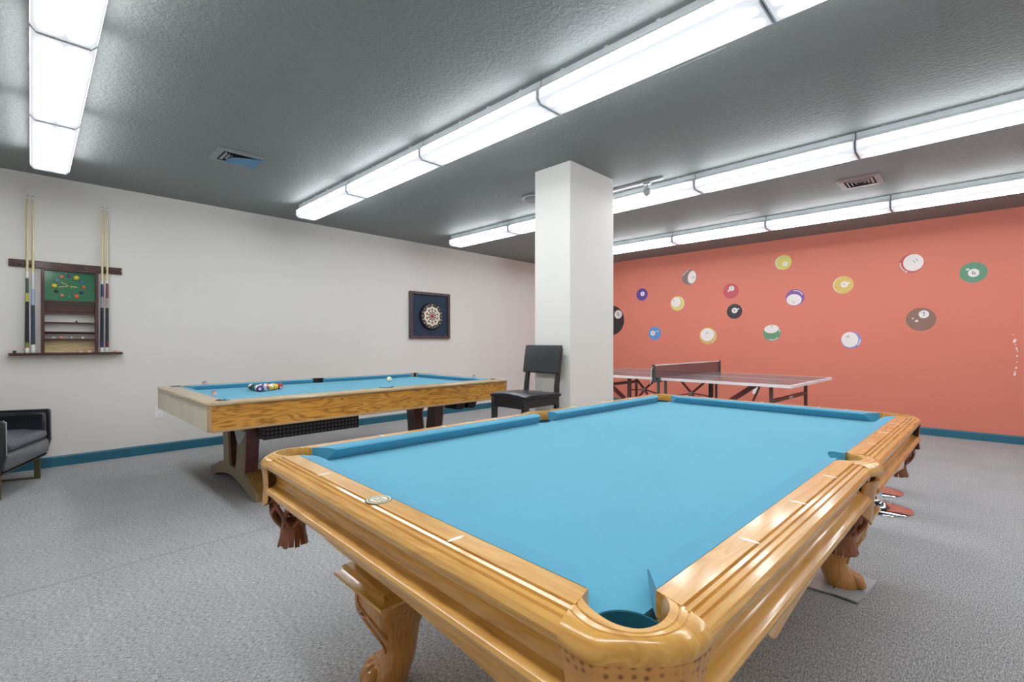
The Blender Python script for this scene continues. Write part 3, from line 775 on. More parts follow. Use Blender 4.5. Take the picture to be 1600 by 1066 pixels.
# legs
def make_leg(sx, sy):
    lx, ly = (-1.045, sy*.415) if sx < 0 else (.84, sy*.49)
    lg = MB()
    # upper block with recessed faces
    for (h0, h1, z0, z1) in ((.118, .118, .385, .655),):
        lg.box(-h0, h0, -h0, h0, z0, z1)
    for s in (-1, 1):
        lg.box(s*.118-.004, s*.118+.004, -.092, .092, .425, .60); lg.box(-.092, .092, s*.118-.004, s*.118+.004, .425, .60)
    o = lg.build('leg', M_oakz, PT, bevel=.006); o.location = (lx, ly, 0)
    mo = MB()
    rr = [(.140, .412), (.150, .404), (.143, .396), (.152, .390), (.168, .382), (.170, .374), (.158, .368), (.135, .362)]
    mo.loft([[(sx_*r, sy_*r, z) for sx_, sy_ in ((-1,-1), (1,-1), (1,1), (-1,1))] for r, z in rr])
    mo.build('leg_moulding', M_oaky, o, smooth=20)
    # cabriole part
    dv = Vector((sx*-.35, sy*.35, 0)).normalized() if False else Vector((sx, sy, 0)).normalized()
    st = [(.368, .118, .000), (.34, .126, .008), (.295, .120, .022), (.25, .104, .028), (.20, .084, .020), (.155, .068, .006), (.12, .063, .002), (.09, .068, .012), (.06, .078, .030), (.035, .082, .042), (.012, .078, .046), (.0, .068, .044)]
    rings = []
    for z, r, off in st:
        c = dv*off; ring = []
        for k in range(28):
            a = 2*PI*k/28; ca, sa = math.cos(a), math.sin(a); e_ = 2/(2.0+max(0, (z-.12))*14)
            x = r*math.copysign(abs(ca)**e_, ca); y = r*math.copysign(abs(sa)**e_, sa)
            ring.append((c.x+x*.92, c.y+y*.92, z))
        rings.append(ring)
    cb = MB().loft(rings[::-1]).build('cabriole', M_oakz, o, smooth=50)
    # carving: scroll lines and fan on the knee, toes on the foot
    cv = MB(); Mf = rot('Z', math.atan2(dv.y, dv.x))
    def surf(phi, z, extra=0):
        for i in range(len(st)-1):
            z1_, r1, o1 = st[i]; z0_, r0, o0 = st[i+1]
            if z0_ <= z <= z1_:
                q = (z-z0_)/(z1_-z0_); r = r0+(r1-r0)*q; off = o0+(o1-o0)*q; break
        ca, sa = math.cos(phi+math.atan2(dv.y, dv.x)), math.sin(phi+math.atan2(dv.y, dv.x)); e_ = 2/(2.0+max(0, (z-.12))*14)
        x = r*math.copysign(abs(ca)**e_, ca)*.92; y = r*math.copysign(abs(sa)**e_, sa)*.92
        v = Vector((x, y, 0)); v = v*(1+extra/v.length)
        return (v.x+dv.x*off, v.y+dv.y*off, z)
    for s in (-1, 1):
        cv.tube([surf(s*(.12+.75*math.sin(q*PI*.5)), .335-.21*q, .002) for q in [i/12 for i in range(13)]], .0055, 6)
        cv.tube([surf(s*(.95-.5*math.cos(q*PI)), .32-.12*q, .002) for q in [i/10 for i in range(11)]], .005, 6)
        for k in range(5):
            a0 = s*(.18+.13*k)
            cv.tube([surf(a0*.6, .235, .001), surf(a0, .272-.004*k, .005), surf(a0*1.25, .31-.010*k, .002)], [.002, .006, .003], 6)
    cv.build('knee_carving', M_oakz, o, smooth=60)
    ft = MB()
    for k, a in enumerate((-.75, -.26, .26, .75)):
        aa = a + math.atan2(dv.y, dv.x); d_ = Vector((math.cos(aa), math.sin(aa), 0))
        P = [Vector((0,0,0))+d_*.05+Vector((0,0,.062))+dv*.022, d_*.080+Vector((0,0,.048))+dv*.028, d_*.094+Vector((0,0,.030))+dv*.028, d_*.103+Vector((0,0,.014))+dv*.028]
        ft.tube([tuple(p) for p in interp(P, 9)], [.014, .018, .021, .023, .024, .023, .022, .019, .015, .010], 10)
    ft.build('paw_foot', M_oakz, o, smooth=60)
for sx in (-1, 1):
    for sy in (-1, 1): make_leg(sx, sy)
# grey plastic shims under the far right foot
def world(lx, ly, z=0):
    c_, s_ = math.cos(TR), math.sin(TR); return (TC[0]+lx*c_-ly*s_, TC[1]+lx*s_+ly*c_, z)
M_shim = mat('grey plastic shim', (176, 180, 184), .3)
lx0, ly0 = .87, -.50
for (dx, dy, rz, z, L, W_, lab, bend) in ((-.01, -.075, -.10, 0, .15, .055, 'grey plastic floor shim under the carved foot, the one nearer the camera', .02), (-.01, .055, .12, 0, .15, .05, 'grey plastic floor shim under the carved foot, the one further back', .0)):
    p = world(lx0+dx, ly0+dy)
    mb = MB(); rings = []
    for k in range(13):
        q = -1+2*k/12; zz = .002+.016*q*q*(.5+bend*20)*.5
        rings.append([(q*L, -W_, zz), (q*L, W_, zz), (q*L, W_, zz+.006), (q*L, -W_, zz+.006)])
    mb.loft(rings)
    tag(mb.build('floor_shim', M_shim, None, smooth=40, loc=(p[0], p[1], 0), rotz=TR+rz), lab, 'shim', 'shims under the pool table foot')

# ------------------------------------------------------------------ TABLE 2 (by the white wall)
AR = math.radians(.4)
A0 = (.800, 3.575)
P2 = thing('pool_table', 'pool table with boxy wood grain sides and racked balls, by the white wall', 'pool table', (A0[0], A0[1], 0), AR)
L2, W2 = 2.82, 1.70
M_top = wood('worn beige rail wood', (196, 172, 130), (168, 140, 96), 0, .8, .35, .4, .6)
M_topy = wood('worn beige rail wood across', (190, 172, 140), (168, 146, 110), 1, .8, .35, .4, .5)
M_side = wood('bold oak veneer', (214, 154, 62), (140, 84, 20), 0, 1.0, .35, .3, 1.25, stretch=9.0, rings=13.0)
M_end = mat('greige laminate', (214, 204, 186), .5, var=.05, vscale=5)
M_trimw = mat('pale brown edge trim', (186, 152, 110), .4)
M_iron = mat('black rubber pocket iron', (26, 30, 32), .55)
def b2(x0, x1, y0, y1, z0, z1): return MB().box(x0, x1, y0, y1, z0, z1)
b2(.03, L2-.03, .02, .038, .615, .778).build('side_panel', M_side, P2)
b2(.03, L2-.03, W2-.038, W2-.02, .615, .778).build('side_panel', M_side, P2)
b2(.014, .030, .03, W2-.03, .605, .778).build('end_panel', M_end, P2, bevel=.002)
b2(L2-.030, L2-.014, .03, W2-.03, .605, .778).build('end_panel', M_end, P2, bevel=.002)
for x in (.012, L2-.036):
    for y in (.016, W2-.040): b2(x, x+.024, y, y+.024, .605, .778).build('corner_post', M_trimw, P2, bevel=.004)
b2(.036, L2-.036, .014, .04, .600, .617).build('bottom_trim', M_trimw, P2, bevel=.003)
b2(.036, L2-.036, W2-.04, W2-.014, .600, .617).build('bottom_trim', M_trimw, P2, bevel=.003)
b2(.04, L2-.04, .045, W2-.045, .602, .735).build('cabinet_frame', mat('unfinished wood underside', (70, 54, 40), .8), P2)
bw = .135   # wooden rail width
nx, ny = bw+.05, bw+.05
TP = [(0, .785), (.0, .792), (.006, .7985), (.016, .8015), (.04, .8030), (bw, .8030), (bw, .760), (.012, .776), (.004, .779)]
def rail2(axis, sgn, a_, b_, m):
    """outer edge at 0 or full width"""
    mb = MB(); full = W2 if axis == 0 else L2
    pts = [((d_ if sgn < 0 else full-d_), z) for d_, z in TP]
    mb.prism(pts, axis, a_, b_); mb.build('rail', m, P2, smooth=30)
px = [bw*.98, L2/2, L2-bw*.98]
cgap = .075
for sg in (-1, 1):
    rail2(0, sg, .155, L2/2-.055, M_top); rail2(0, sg, L2/2+.055, L2-.155, M_top)
for sg in (-1, 1): rail2(1, sg, .155, W2-.155, M_topy)
# corner blocks with round cut-out and thin black iron
for cx_, cy_, qx, qy in ((0, 0, 1, 1), (L2, 0, -1, 1), (0, W2, 1, -1), (L2, W2, -1, -1)):
    pc = Vector((.150, .150)); R_ = .058
    outer = [(.155, .0), (.10, .0), (.035, .004), (.012, .016), (.004, .035), (0, .10), (0, .155)]
    inner = [(.155, .135), (.128, .135)] + [(pc.x+R_*math.cos(a), pc.y+R_*math.sin(a)) for a in [math.radians(d) for d in (250, 235, 215, 200)]] + [(.135, .128), (.135, .155)]
    I = interp([(.155, .105), (.142, .094), (.118, .098), (.098, .118), (.094, .142), (.105, .155)], 18)
    O = interp([(.155, .0), (.08, .0), (.018, .006), (.006, .018), (.0, .08), (.0, .155)], 18)
    rings = []
    for i_, o_ in zip(I, O):
        ring = []
        for s_, z in ((0, .755), (0, .801), (.04, .803), (.75, .803), (.9, .8012), (.97, .797), (1, .79), (1, .783), (.96, .778), (.85, .776)):
            p = i_.lerp(o_, s_); ring.append((cx_+qx*p.x, cy_+qy*p.y, z))
        rings.append(ring)
    MB().loft(rings).build('corner_block', M_topy, P2, smooth=35)
    ir = MB(); rings = []
    for i_ in interp([(.165, .112), (.142, .090), (.118, .092), (.092, .118), (.090, .142), (.112, .165)], 18):
        d_ = (Vector((.15, .15, 0))-i_).normalized()
        a_ = i_-d_*.004; b_ = i_+d_*.012
        rings.append([(cx_+qx*a_.x, cy_+qy*a_.y, .802), (cx_+qx*a_.x, cy_+qy*a_.y, .8055), (cx_+qx*b_.x, cy_+qy*b_.y, .8055), (cx_+qx*b_.x, cy_+qy*b_.y, .73)])
    MB().loft(rings).build('pocket_iron', M_iron, P2, smooth=40) if False else MB().loft(rings, closed=True).build('pocket_iron', M_iron, P2, smooth=40)
    MB().lathe([(0, .70), (.056, .70), (.058, .76), (.055, .76), (.053, .706), (0, .706)], 24, M=tr(cx_+qx*.15, cy_+qy*.15, 0)).build('pocket_cup', M_iron, P2, smooth=40)
for yy, qy in ((0, 1), (W2, -1)):
    cxm = L2/2
    I = interp([(-.055, .132), (-.048, .108), (-.02, .094), (.02, .094), (.048, .108), (.055, .132)], 16)
    O = interp([(-.055, 0), (-.03, 0), (-.01, 0), (.01, 0), (.03, 0), (.055, 0)], 16)
    rings = []
    for i_, o_ in zip(I, O):
        ring = []
        for s_, z in ((0, .755), (0, .801), (.04, .803), (.75, .803), (.9, .8012), (.97, .797), (1, .79), (1, .783), (.96, .778), (.85, .776)):
            p = i_.lerp(o_, s_); ring.append((cxm+p.x, yy+qy*p.y, z))
        rings.append(ring)
    MB().loft(rings).build('side_pocket_block', M_top, P2, smooth=35)
    rings = []
    for i_ in interp([(-.066, .150), (-.052, .112), (-.02, .090), (.02, .090), (.052, .112), (.066, .150)], 16):
        d_ = (Vector((0, .15, 0))-i_).normalized(); a_ = i_-d_*.003; b_ = i_+d_*.012
        rings.append([(cxm+a_.x, yy+qy*a_.y, .802), (cxm+a_.x, yy+qy*a_.y, .806), (cxm+b_.x, yy+qy*b_.y, .806), (cxm+b_.x, yy+qy*b_.y, .74)])
    MB().loft(rings).build('pocket_iron', M_iron, P2, smooth=40)
    MB().lathe([(0, .70), (.048, .70), (.050, .76), (.047, .76), (.045, .706), (0, .706)], 24, M=tr(cxm, yy+qy*.148, 0)).build('pocket_cup', M_iron, P2, smooth=40)
BZ = .7615
CP2 = [(0, .798), (.010, .8025), (.050, .8035), (.050, .762), (.022, .7615), (.002, .790)]
def cush2(axis, sgn, a_n, b_n, a_b, b_b):
    full = W2 if axis == 0 else L2
    rings = []
    for k in range(17):
        s_ = k/16; ring = []
        for d_, z in CP2:
            q = d_/.05; t0 = a_n+(b_n-a_n)*s_; tb = a_b+(b_b-a_b)*s_; t_ = t0+(tb-t0)*q
            off = bw+.05-d_; y = off if sgn < 0 else full-off
            ring.append((t_, y, z) if axis == 0 else (y, t_, z))
        rings.append(ring)
    MB().loft(rings).build('cushion', M_cush, P2, smooth=25)
for sg in (-1, 1):
    cush2(0, sg, bw+.05+.07, L2/2-.068, bw+.05, L2/2-.055); cush2(0, sg, L2/2+.068, L2-bw-.05-.07, L2/2+.055, L2-bw-.05)
    cush2(1, sg, bw+.05+.07, W2-bw-.05-.07, bw+.05, W2-bw-.05)
# bed with cut corners
cb_ = .20; q = bw+.02
pts = [(q+.045, q), (L2/2-.05, q), (L2/2-.04, q+.035), (L2/2+.04, q+.035), (L2/2+.05, q), (L2-q-.045, q), (L2-q-.03, q+.03), (L2-q, q+.045), (L2-q, W2-q-.045), (L2-q-.03, W2-q-.03), (L2-q-.045, W2-q),
       (L2/2+.05, W2-q), (L2/2+.04, W2-q-.035), (L2/2-.04, W2-q-.035), (L2/2-.05, W2-q), (q+.045, W2-q), (q+.03, W2-q-.03), (q, W2-q-.045), (q, q+.045), (q+.03, q+.03)]
MB().prism(pts, 2, .736, BZ).build('slate_bed', M_cloth, P2)
M_dot = mat('small white sight dot', (236, 232, 220), .4)
for sg in (0, 1):
    for k in (1, 2, 3, 5, 6, 7):
        MB().lathe([(0, .8029), (.005, .8029), (.005, .8036), (0, .8036)], 10, M=tr(bw+.05+(L2-2*bw-.1)*k/8, (.068 if sg == 0 else W2-.068), 0)).build('diamond_sight', M_dot, P2)
# pedestals
M_pf = mat('taupe laminate pedestal front', (134, 118, 94), .5, var=.05)
M_pr = wood('dark mahogany side', (92, 30, 22), (56, 14, 12), 2, 1, .35, .3, .8)
M_pt = wood('brown pedestal top', (150, 112, 58), (116, 82, 36), 1, 1, .4, .3, .8)
def inv(u, v):
    c_, s_ = math.cos(AR), math.sin(AR); x, y = u-A0[0], v-A0[1]
    return x*c_+y*s_, -x*s_+y*c_
for (u0, dirn) in ((1.17, 1), (3.22, -1)):
    x0, y0 = inv(u0, 4.45)
    g = thing('pedestal', '', '', (x0, y0, 0)); del g['label']; del g['category']; g.parent = P2
    if dirn < 0: g.rotation_euler = (0, 0, PI)
    def arch(inset, za=0):
        o_ = [(-.61, 0), (-.61, .062-za), (-.285, .168-za), (.27, .165-za), (.61, .055-za), (.61, 0), (.48, 0)]
        return o_ + [(.48-.96*k/14, .085*math.sin(PI*k/14)**.8) for k in range(1, 14)] + [(-.48, 0)]
    MB().prism(arch(0), 0, 0, .018).build('base_front', M_pf, g, bevel=.002)
    MB().prism(arch(0, .004), 0, .018, .215).build('base_body', M_pt, g)
    for (yb0, yb1, yt0, yt1) in ((.035, .190, .106, .250), (-.305, -.130, -.366, -.217)):
        def up(x0_, x1_, name, m, e=0):
            MB().loft([[(x0_, yb0+e, .155), (x1_, yb0+e, .155), (x1_, yb1-e, .155), (x0_, yb1-e, .155)], [(x0_, yt0+e, .62), (x1_, yt0+e, .62), (x1_, yt1-e, .62), (x0_, yt1-e, .62)]]).build(name, m, g)
        up(.0, .018, 'upright_face', M_pf); up(.018, .115, 'upright', M_pr, .002)
    MB().prism([(-.40, .50), (-.30, .405), (-.215, .375), (-.17, .40), (-.10, .50)], 0, -.004, 0).build('steel_bracket', mat('grey steel plate', (166, 164, 160), .35, .4), g, bevel=.001)
x0, y0 = inv(1.40, 4.3); x1, y1 = inv(3.0, 4.6)
MB().box(x0, x1, y0-.04, y1+.0, .03, .13).build('floor_stretcher', M_pr, P2, bevel=.004)
# perforated ball trough and drop boxes
def perf():
    t = NT('perforated black trough'); v = t.coord((1,1,1))
    sep = t.node('ShaderNodeSeparateXYZ'); t.link(v, sep.inputs[0])
    cb = t.node('ShaderNodeCombineXYZ'); outs = []
    for i in (0, 2):
        m = t.node('ShaderNodeMath', operation='MULTIPLY'); m.inputs[1].default_value = 1/.031; t.link(sep.outputs[i], m.inputs[0])
        f_ = t.node('ShaderNodeMath', operation='FRACT'); t.link(m.outputs[0], f_.inputs[0])
        s_ = t.node('ShaderNodeMath', operation='SUBTRACT'); s_.inputs[1].default_value = .5; t.link(f_.outputs[0], s_.inputs[0])
        t.link(s_.outputs[0], cb.inputs[i])
    ln = t.node('ShaderNodeVectorMath', operation='LENGTH'); t.link(cb.outputs[0], ln.inputs[0])
    t.link(t.ramp(ln.outputs['Value'], [(.16, lin((104, 104, 116))), (.30, lin((10, 10, 16)))]), t.b.inputs['Base Color'])
    t.b.inputs['Roughness'].default_value = .4; return t.m
x0, y0 = inv(1.28, 3.98)
MB().box(x0, x0+.80, y0, y0+.5, .432, .602).build('ball_trough', perf(), P2)
blk = mat('black plastic box', (14, 14, 15), .4)
x0, y0 = inv(3.02, 3.86)
MB().box(x0-.25, x0+.42, y0, y0+.35, .575, .603).build('under_tray', blk, P2)
for i in range(2):
    xx = x0+.10+.16*i
    MB().loft([[(xx, y0, .578), (xx+.13, y0, .578), (xx+.13, y0+.2, .578), (xx, y0+.2, .578)], [(xx-.02, y0, .50), (xx+.08, y0, .49), (xx+.08, y0+.2, .49), (xx-.02, y0+.2, .50)]]).build('drop_box', blk, P2, bevel=.004)

# balls
BR = .0286
def pool_ball(loc, col, striped, num, label, rz=0, ry=0, ivory=False):
    c = CREAM if not ivory else (240, 234, 206)
    t = NT('ball ' + label[:24]); v = t.coord()
    if striped:
        sep = t.node('ShaderNodeSeparateXYZ'); t.link(v, sep.inputs[0])
        ab = t.node('ShaderNodeMath', operation='ABSOLUTE'); t.link(sep.outputs[2], ab.inputs[0])
        t.link(t.ramp(ab.outputs[0], [(.0145, lin(col)), (.0150, lin(CREAM))]), t.b.inputs['Base Color'])
    else: t.b.inputs['Base Color'].default_value = lin(col)
    t.b.inputs['Roughness'].default_value = .12; t.b.inputs['Coat Weight'].default_value = .4
    o = MB().ball((0,0,0), BR, 28, 16).build('pool_ball', t.m, loc=loc, smooth=80)
    o.rotation_euler = (0, ry, rz)
    if num:
        # spherical cap number spot on +x side of the ball (local)
        for axis in ((1,0,0), (-1,0,0)):
            d = Vector(axis); prof = []
            M = d.to_track_quat('Z', 'Y').to_matrix().to_4x4()
            MB().lathe([(0, BR+.0004)] + [((BR+.0004)*math.sin(a), (BR+.0004)*math.cos(a)) for a in (.1, .2, .3, .4, .44)] + [(BR*.9*math.sin(.44), BR*.9*math.cos(.44))], 20, M=M).build('number_spot', mat('ball ivory spot', (236, 232, 224), .15), o, smooth=60)
            text_mesh(num, .016, 'numeral', mat('ball numeral ink', (20, 20, 24), .3), o, M @ tr(0, 0, BR+.0006) @ rot('Z', PI/2), .0004)
    return tag(o, label, 'pool ball', 'pool balls racked on the wall table' if not ivory else None) if not ivory else tag(o, label, 'pool ball')
ux, uy = math.cos(AR), math.sin(AR)
apex = Vector((1.628, 4.645, 0)); Xd = Vector((-ux, -uy, 0)); Yd = Vector((-uy, ux, 0))
BC = {1: (236, 190, 30), 2: (30, 48, 140), 3: (190, 40, 34), 4: (60, 34, 110), 5: (224, 116, 34), 6: (20, 100, 66), 7: (120, 34, 30), 8: (18, 18, 20)}
# rows from the apex; y offsets from near to far
plan = [[3], [1, 13], [9, 5, 11], [10, 7, 15, 2], [4, 12, 6, 8, 14]]
names = {1: 'solid yellow', 2: 'solid blue', 3: 'solid red', 4: 'solid purple', 5: 'solid orange', 6: 'solid green', 7: 'solid maroon', 8: 'black', 9: 'yellow striped', 10: 'blue striped', 11: 'red striped', 12: 'purple striped', 13: 'orange striped', 14: 'green striped', 15: 'maroon striped'}
rown = ['at the right tip', 'in the second row from the right tip', 'in the middle row', 'in the fourth row from the right tip', 'in the left end row']
for r, row in enumerate(plan):
    for i, n in enumerate(row):
        p = apex + Xd*(r*2*BR*.90) + Yd*((i-(len(row)-1)/2)*2*BR*1.03)
        c = BC[n if n <= 8 else n-8]
        rz = math.radians(-110 + 31*((n*7) % 5)); ry = (.5 if n % 2 else -.4)
        if n == 4: rz = math.radians(-112); ry = .1
        pool_ball((p.x, p.y, BZ+BR+.001), c, n > 8, str(n), '%s ball %s of the rack' % (names[n], rown[r]), rz, ry)
pool_ball((2.795, 4.66, BZ+BR+.001), (240, 234, 206), False, '', 'ivory white cue ball alone on the far part of the wall table', ivory=True)
chalk((.967, 4.10, .8032), (206, 120, 110), (214, 176, 170), 'pinkish red chalk cube on the end rail of the wall table', .2, .015)
chalk((1.150, 5.205, .8032), (150, 140, 160), (186, 170, 186), 'mauve grey chalk cube on the far rail of the wall table', .3, .015)
chalk((3.50, 4.03, .8032), (140, 150, 190), (176, 180, 200), 'bluish grey chalk cube on the right end rail of the wall table', .1, .015)

# ------------------------------------------------------------------ tall black chair by the pillar
CS = .77
t = thing('bar_chair', 'tall black wooden bar chair with padded seat beside the pillar', 'chair', (3.005, 2.765, 0), math.radians(-1))
# local: back toward +x, width along y
M_bl = mat('black stained wood', (34, 36, 36), .32, coat=.4)
M_bv = mat('black vinyl seat', (40, 42, 48), .3, bump=.15, bscale=60)
hw = .200
sb = MB(); rings = []
n = 12
outer = []
for k in range(n+1):
    y = -hw-.012+(2*hw+.024)*k/n; arc = math.sin(PI*k/n)
    rings.append([(-.235, y, CS-.035), (-.24, y, CS-.012+.018*arc), (-.18, y, CS+.004+.02*arc), (-.03, y, CS+.002+.012*arc), (.15, y, CS-.002), (.21, y, CS-.008), (.21, y, CS-.035)])
sb.loft(rings).build('seat', M_bv, t, smooth=50, bevel=.006)
ap = MB().box(-.225, -.203, -hw+.03, hw-.03, CS-.115, CS-.037).box(.165, .187, -hw+.03, hw-.03, CS-.115, CS-.037)
ap.box(-.20, .165, -hw, -hw+.02, CS-.105, CS-.037).box(-.20, .165, hw-.02, hw, CS-.105, CS-.037).build('seat_apron', M_bl, t, bevel=.002)
for s in (-1, 1):
    a_, b_ = sorted((s*hw, s*(hw-.04)))
    MB().loft([[(-.232+dx, a_, 0), (-.198+dx, a_, 0), (-.198+dx, b_, 0), (-.232+dx, b_, 0)] if z == 0 else [(-.235, a_, z), (-.193, a_, z), (-.193, b_, z), (-.235, b_, z)] for z, dx in ((0, 0), (CS-.036, 0))]).build('leg', M_bl, t, bevel=.003)
    sec = []
    for z, x, th in ((0, .225, .032), (.35, .195, .036), (CS-.06, .180, .038), (CS+.05, .186, .036), (.99, .212, .028), (1.15, .245, .020)):
        sec.append([(x-th/2, a_+.002, z), (x+th/2, a_+.002, z), (x+th/2, b_-.002, z), (x-th/2, b_-.002, z)])
    MB().loft(sec).build('back_post', M_bl, t, bevel=.003)
    MB().box(-.2, .19, a_+.008 if s > 0 else a_+.008, b_-.008, .24, .27).build('stretcher', M_bl, t)
MB().box(-.225, -.2, -hw+.03, hw-.03, .32, .355).box(.178, .198, -hw+.03, hw-.03, .40, .43).build('foot_rail', M_bl, t)
rings = []
for k in range(13):
    y = -.210+.420*k/12; bow = .022*(1-(k/6-1)**2)
    def X(z): return .175+(z-.93)*.16+bow
    rings.append([(X(.935), y, .925), (X(.95)-.012, y, .935), (X(1.05)-.012, y, 1.05), (X(1.17)-.010, y, 1.168), (X(1.17)+.004, y, 1.178), (X(1.17)+.018, y, 1.170), (X(1.05)+.020, y, 1.05), (X(.95)+.016, y, .935)])
MB().loft(rings).build('backrest', mat('black vinyl backrest', (44, 48, 50), .38, bump=.1, bscale=60), t, smooth=50, bevel=.004)

# ------------------------------------------------------------------ table tennis table
TT = thing('ping_pong_table', 'grey table tennis table with net and maroon folding legs by the red wall', 'table tennis table', (5.875, 2.583, 0), -.032)
HZ = .789; W_, L_ = 1.525, 2.74
M_tt = mat('glossy grey playing surface', (104, 108, 112), .22, var=.04)
M_tw = mat('white edge paint', (238, 232, 232), .4)
M_mar = mat('maroon steel tube', (104, 44, 40), .4, coat=.2)
M_brn = mat('brown grey steel tube', (112, 84, 76), .4, .2)
M_blk = mat('black steel', (24, 24, 26), .4)
for s in (-1, 1):
    a_, b_ = sorted((s*.004, s*L_/2))
    tp = MB().box(-W_/2+.002, W_/2-.002, a_+.002, b_-.002, HZ-.02, HZ-.0008).build('table_half', M_tt, TT)
    ed = MB()
    ed.box(-W_/2, -W_/2+.02, a_, b_, HZ-.028, HZ).box(W_/2-.02, W_/2, a_, b_, HZ-.028, HZ)
    e0, e1 = (b_-.02, b_) if s > 0 else (a_, a_+.02)
    ed.box(-W_/2+.02, W_/2-.02, e0, e1, HZ-.028, HZ)
    ed.box(-.0015, .0015, a_+.01, b_-.01, HZ-.002, HZ+.0002)
    ed.build('edge_stripe', M_tw, tp)
    # end leg frame
    fy = s*1.14
    for sa in (-1, 1):
        MB().box(sa*.60-.016, sa*.60+.016, fy-.016, fy+.016, .02, HZ-.03).build('leg', M_brn, TT, bevel=.003)
        MB().lathe([(0, 0), (.02, 0), (.02, .03), (0, .03)], 12, M=tr(sa*.60, fy, 0)).build('leg_cap', M_blk, TT, smooth=40)
    MB().box(-.60, .60, fy-.012, fy+.012, .582, .622).build('leg_crossbar', M_brn, TT, bevel=.003)
    lb = MB().box(-.08, .06, fy-.0135 if s < 0 else fy+.012, fy-.012 if s < 0 else fy+.0135, .586, .616).build('white_sticker', mat('white sticker', (206, 196, 200), .5), TT)
    # folding struts
    for sa in (-1,):
        st_ = MB().bar((sa*.56, s*.98, HZ-.03), (sa*.56, s*.60, .48), .02, .05); st_.build('folding_strut', M_mar, TT)
        MB().bar((sa*.56, s*1.02, HZ-.04), (sa*.56, s*.86, .36), .012, .018).build('strut_rod', M_mar, TT)
        MB().box(sa*.58-.02, sa*.58+.02, s*.52-.02, s*.52+.02, .06, HZ-.03).build('trolley_post', M_blk if s < 0 else M_brn, TT, bevel=.003)
        MB().bar((sa*.58, s*.52, .60), (sa*.58, s*.30, .62), .014, .014).bar((sa*.58, s*.30, .62), (sa*.58, s*.04, .56), .014, .014).build('strut_rod', M_mar, TT)
        kn = MB()
        for (dy, dz) in ((-.17, .15), (.14, .15), (.16, -.20), (-.13, -.20)): kn.bar((sa*.585, s*.30, .62), (sa*.585, s*.30+dy, .62+dz), .012, .024)
        kn.build('x_brace', M_mar, TT)
        MB().lathe([(0, -.012), (.02, -.012), (.02, .012), (0, .012)], 14, M=tr(sa*.60, s*.30, .62) @ rot('Y', PI/2)).build('brace_bolt', mat('grey bolt', (150,148,146), .3, .6), TT, smooth=40)
        MB().lathe([(0, -.02), (.05, -.02), (.055, 0), (.05, .02), (0, .02)], 18, M=tr(sa*.58, s*.52, .055) @ rot('Y', PI/2)).build('wheel', M_blk, TT, smooth=40)
for sa in (-1, 1):
    for yy in (-.04, .05): MB().box(sa*.70-.012, sa*.70+.012, yy-.012, yy+.012, .10, HZ-.03).build('centre_post', mat('grey green steel', (92, 100, 92), .45), TT)
# net assembly
for sa in (-1, 1):
    p = MB().box(sa*.90-.012, sa*.90+.012, -.014, .014, HZ-.03, HZ+.16)
    x0_, x1_ = sorted((sa*.74, sa*.915)); p.box(x0_, x1_, -.02, .02, HZ-.045, HZ-.031).box(sa*.80-.03, sa*.80+.03, -.018, .018, HZ-.031, HZ+.012)
    p.build('net_post', mat('dark green grey net post', (70, 84, 82), .4, .3), TT, bevel=.002)
    MB().tube([(sa*.90, 0, HZ+.15), (sa*.93, .01, HZ+.10), (sa*.935, .015, HZ+.0), (sa*.93, .02, HZ-.05), (sa*.92, .03, HZ-.075)], .003, 6).build('net_cord', M_tw, TT, smooth=60)
def netmat():
    t = NT('maroon grey mesh net'); v = t.coord(); sep = t.node('ShaderNodeSeparateXYZ'); t.link(v, sep.inputs[0]); outs = []
    for i in (0, 2):
        m = t.node('ShaderNodeMath', operation='MULTIPLY'); m.inputs[1].default_value = 1/.012; t.link(sep.outputs[i], m.inputs[0])
        f_ = t.node('ShaderNodeMath', operation='FRACT'); t.link(m.outputs[0], f_.inputs[0])
        g_ = t.node('ShaderNodeMath', operation='LESS_THAN'); g_.inputs[1].default_value = .34; t.link(f_.outputs[0], g_.inputs[0]); outs.append(g_.outputs[0])
    mx = t.node('ShaderNodeMath', operation='MAXIMUM'); t.link(outs[0], mx.inputs[0]); t.link(outs[1], mx.inputs[1])
    t.link(mx.outputs[0], t.b.inputs['Alpha']); t.b.inputs['Base Color'].default_value = lin((104, 76, 80)); t.b.inputs['Roughness'].default_value = .8
    return t.m
MB().box(-.89, .89, -.001, .001, HZ+.004, HZ+.147).build('net', netmat(), TT)
MB().box(-.89, .89, -.004, .004, HZ+.144, HZ+.156).build('net_tape', M_tw, TT)

# ------------------------------------------------------------------ black leather armchair (cut by the frame on the left)
# front corners: far (.13, 5.97), near (-.15, 5.2)
ang = math.atan2(-.34, .94)
fx = Vector((math.cos(ang), math.sin(ang), 0)); fy = Vector((-math.sin(ang), math.cos(ang), 0))
o_ = Vector((.133, 5.955, 0)) - fy*.80
t = thing('armchair', 'low black leather cube armchair on sled legs, cut off at the left edge', 'armchair', (o_.x, o_.y, 0), ang)
M_lea = mat('black leather', (30, 34, 40), .26, var=.15, bump=.25, bscale=45, bdist=.004, coat=.15)
M_leag = mat('worn grey black leather cushion', (92, 94, 104), .32, var=.12, bump=.35, bscale=26, bdist=.006)
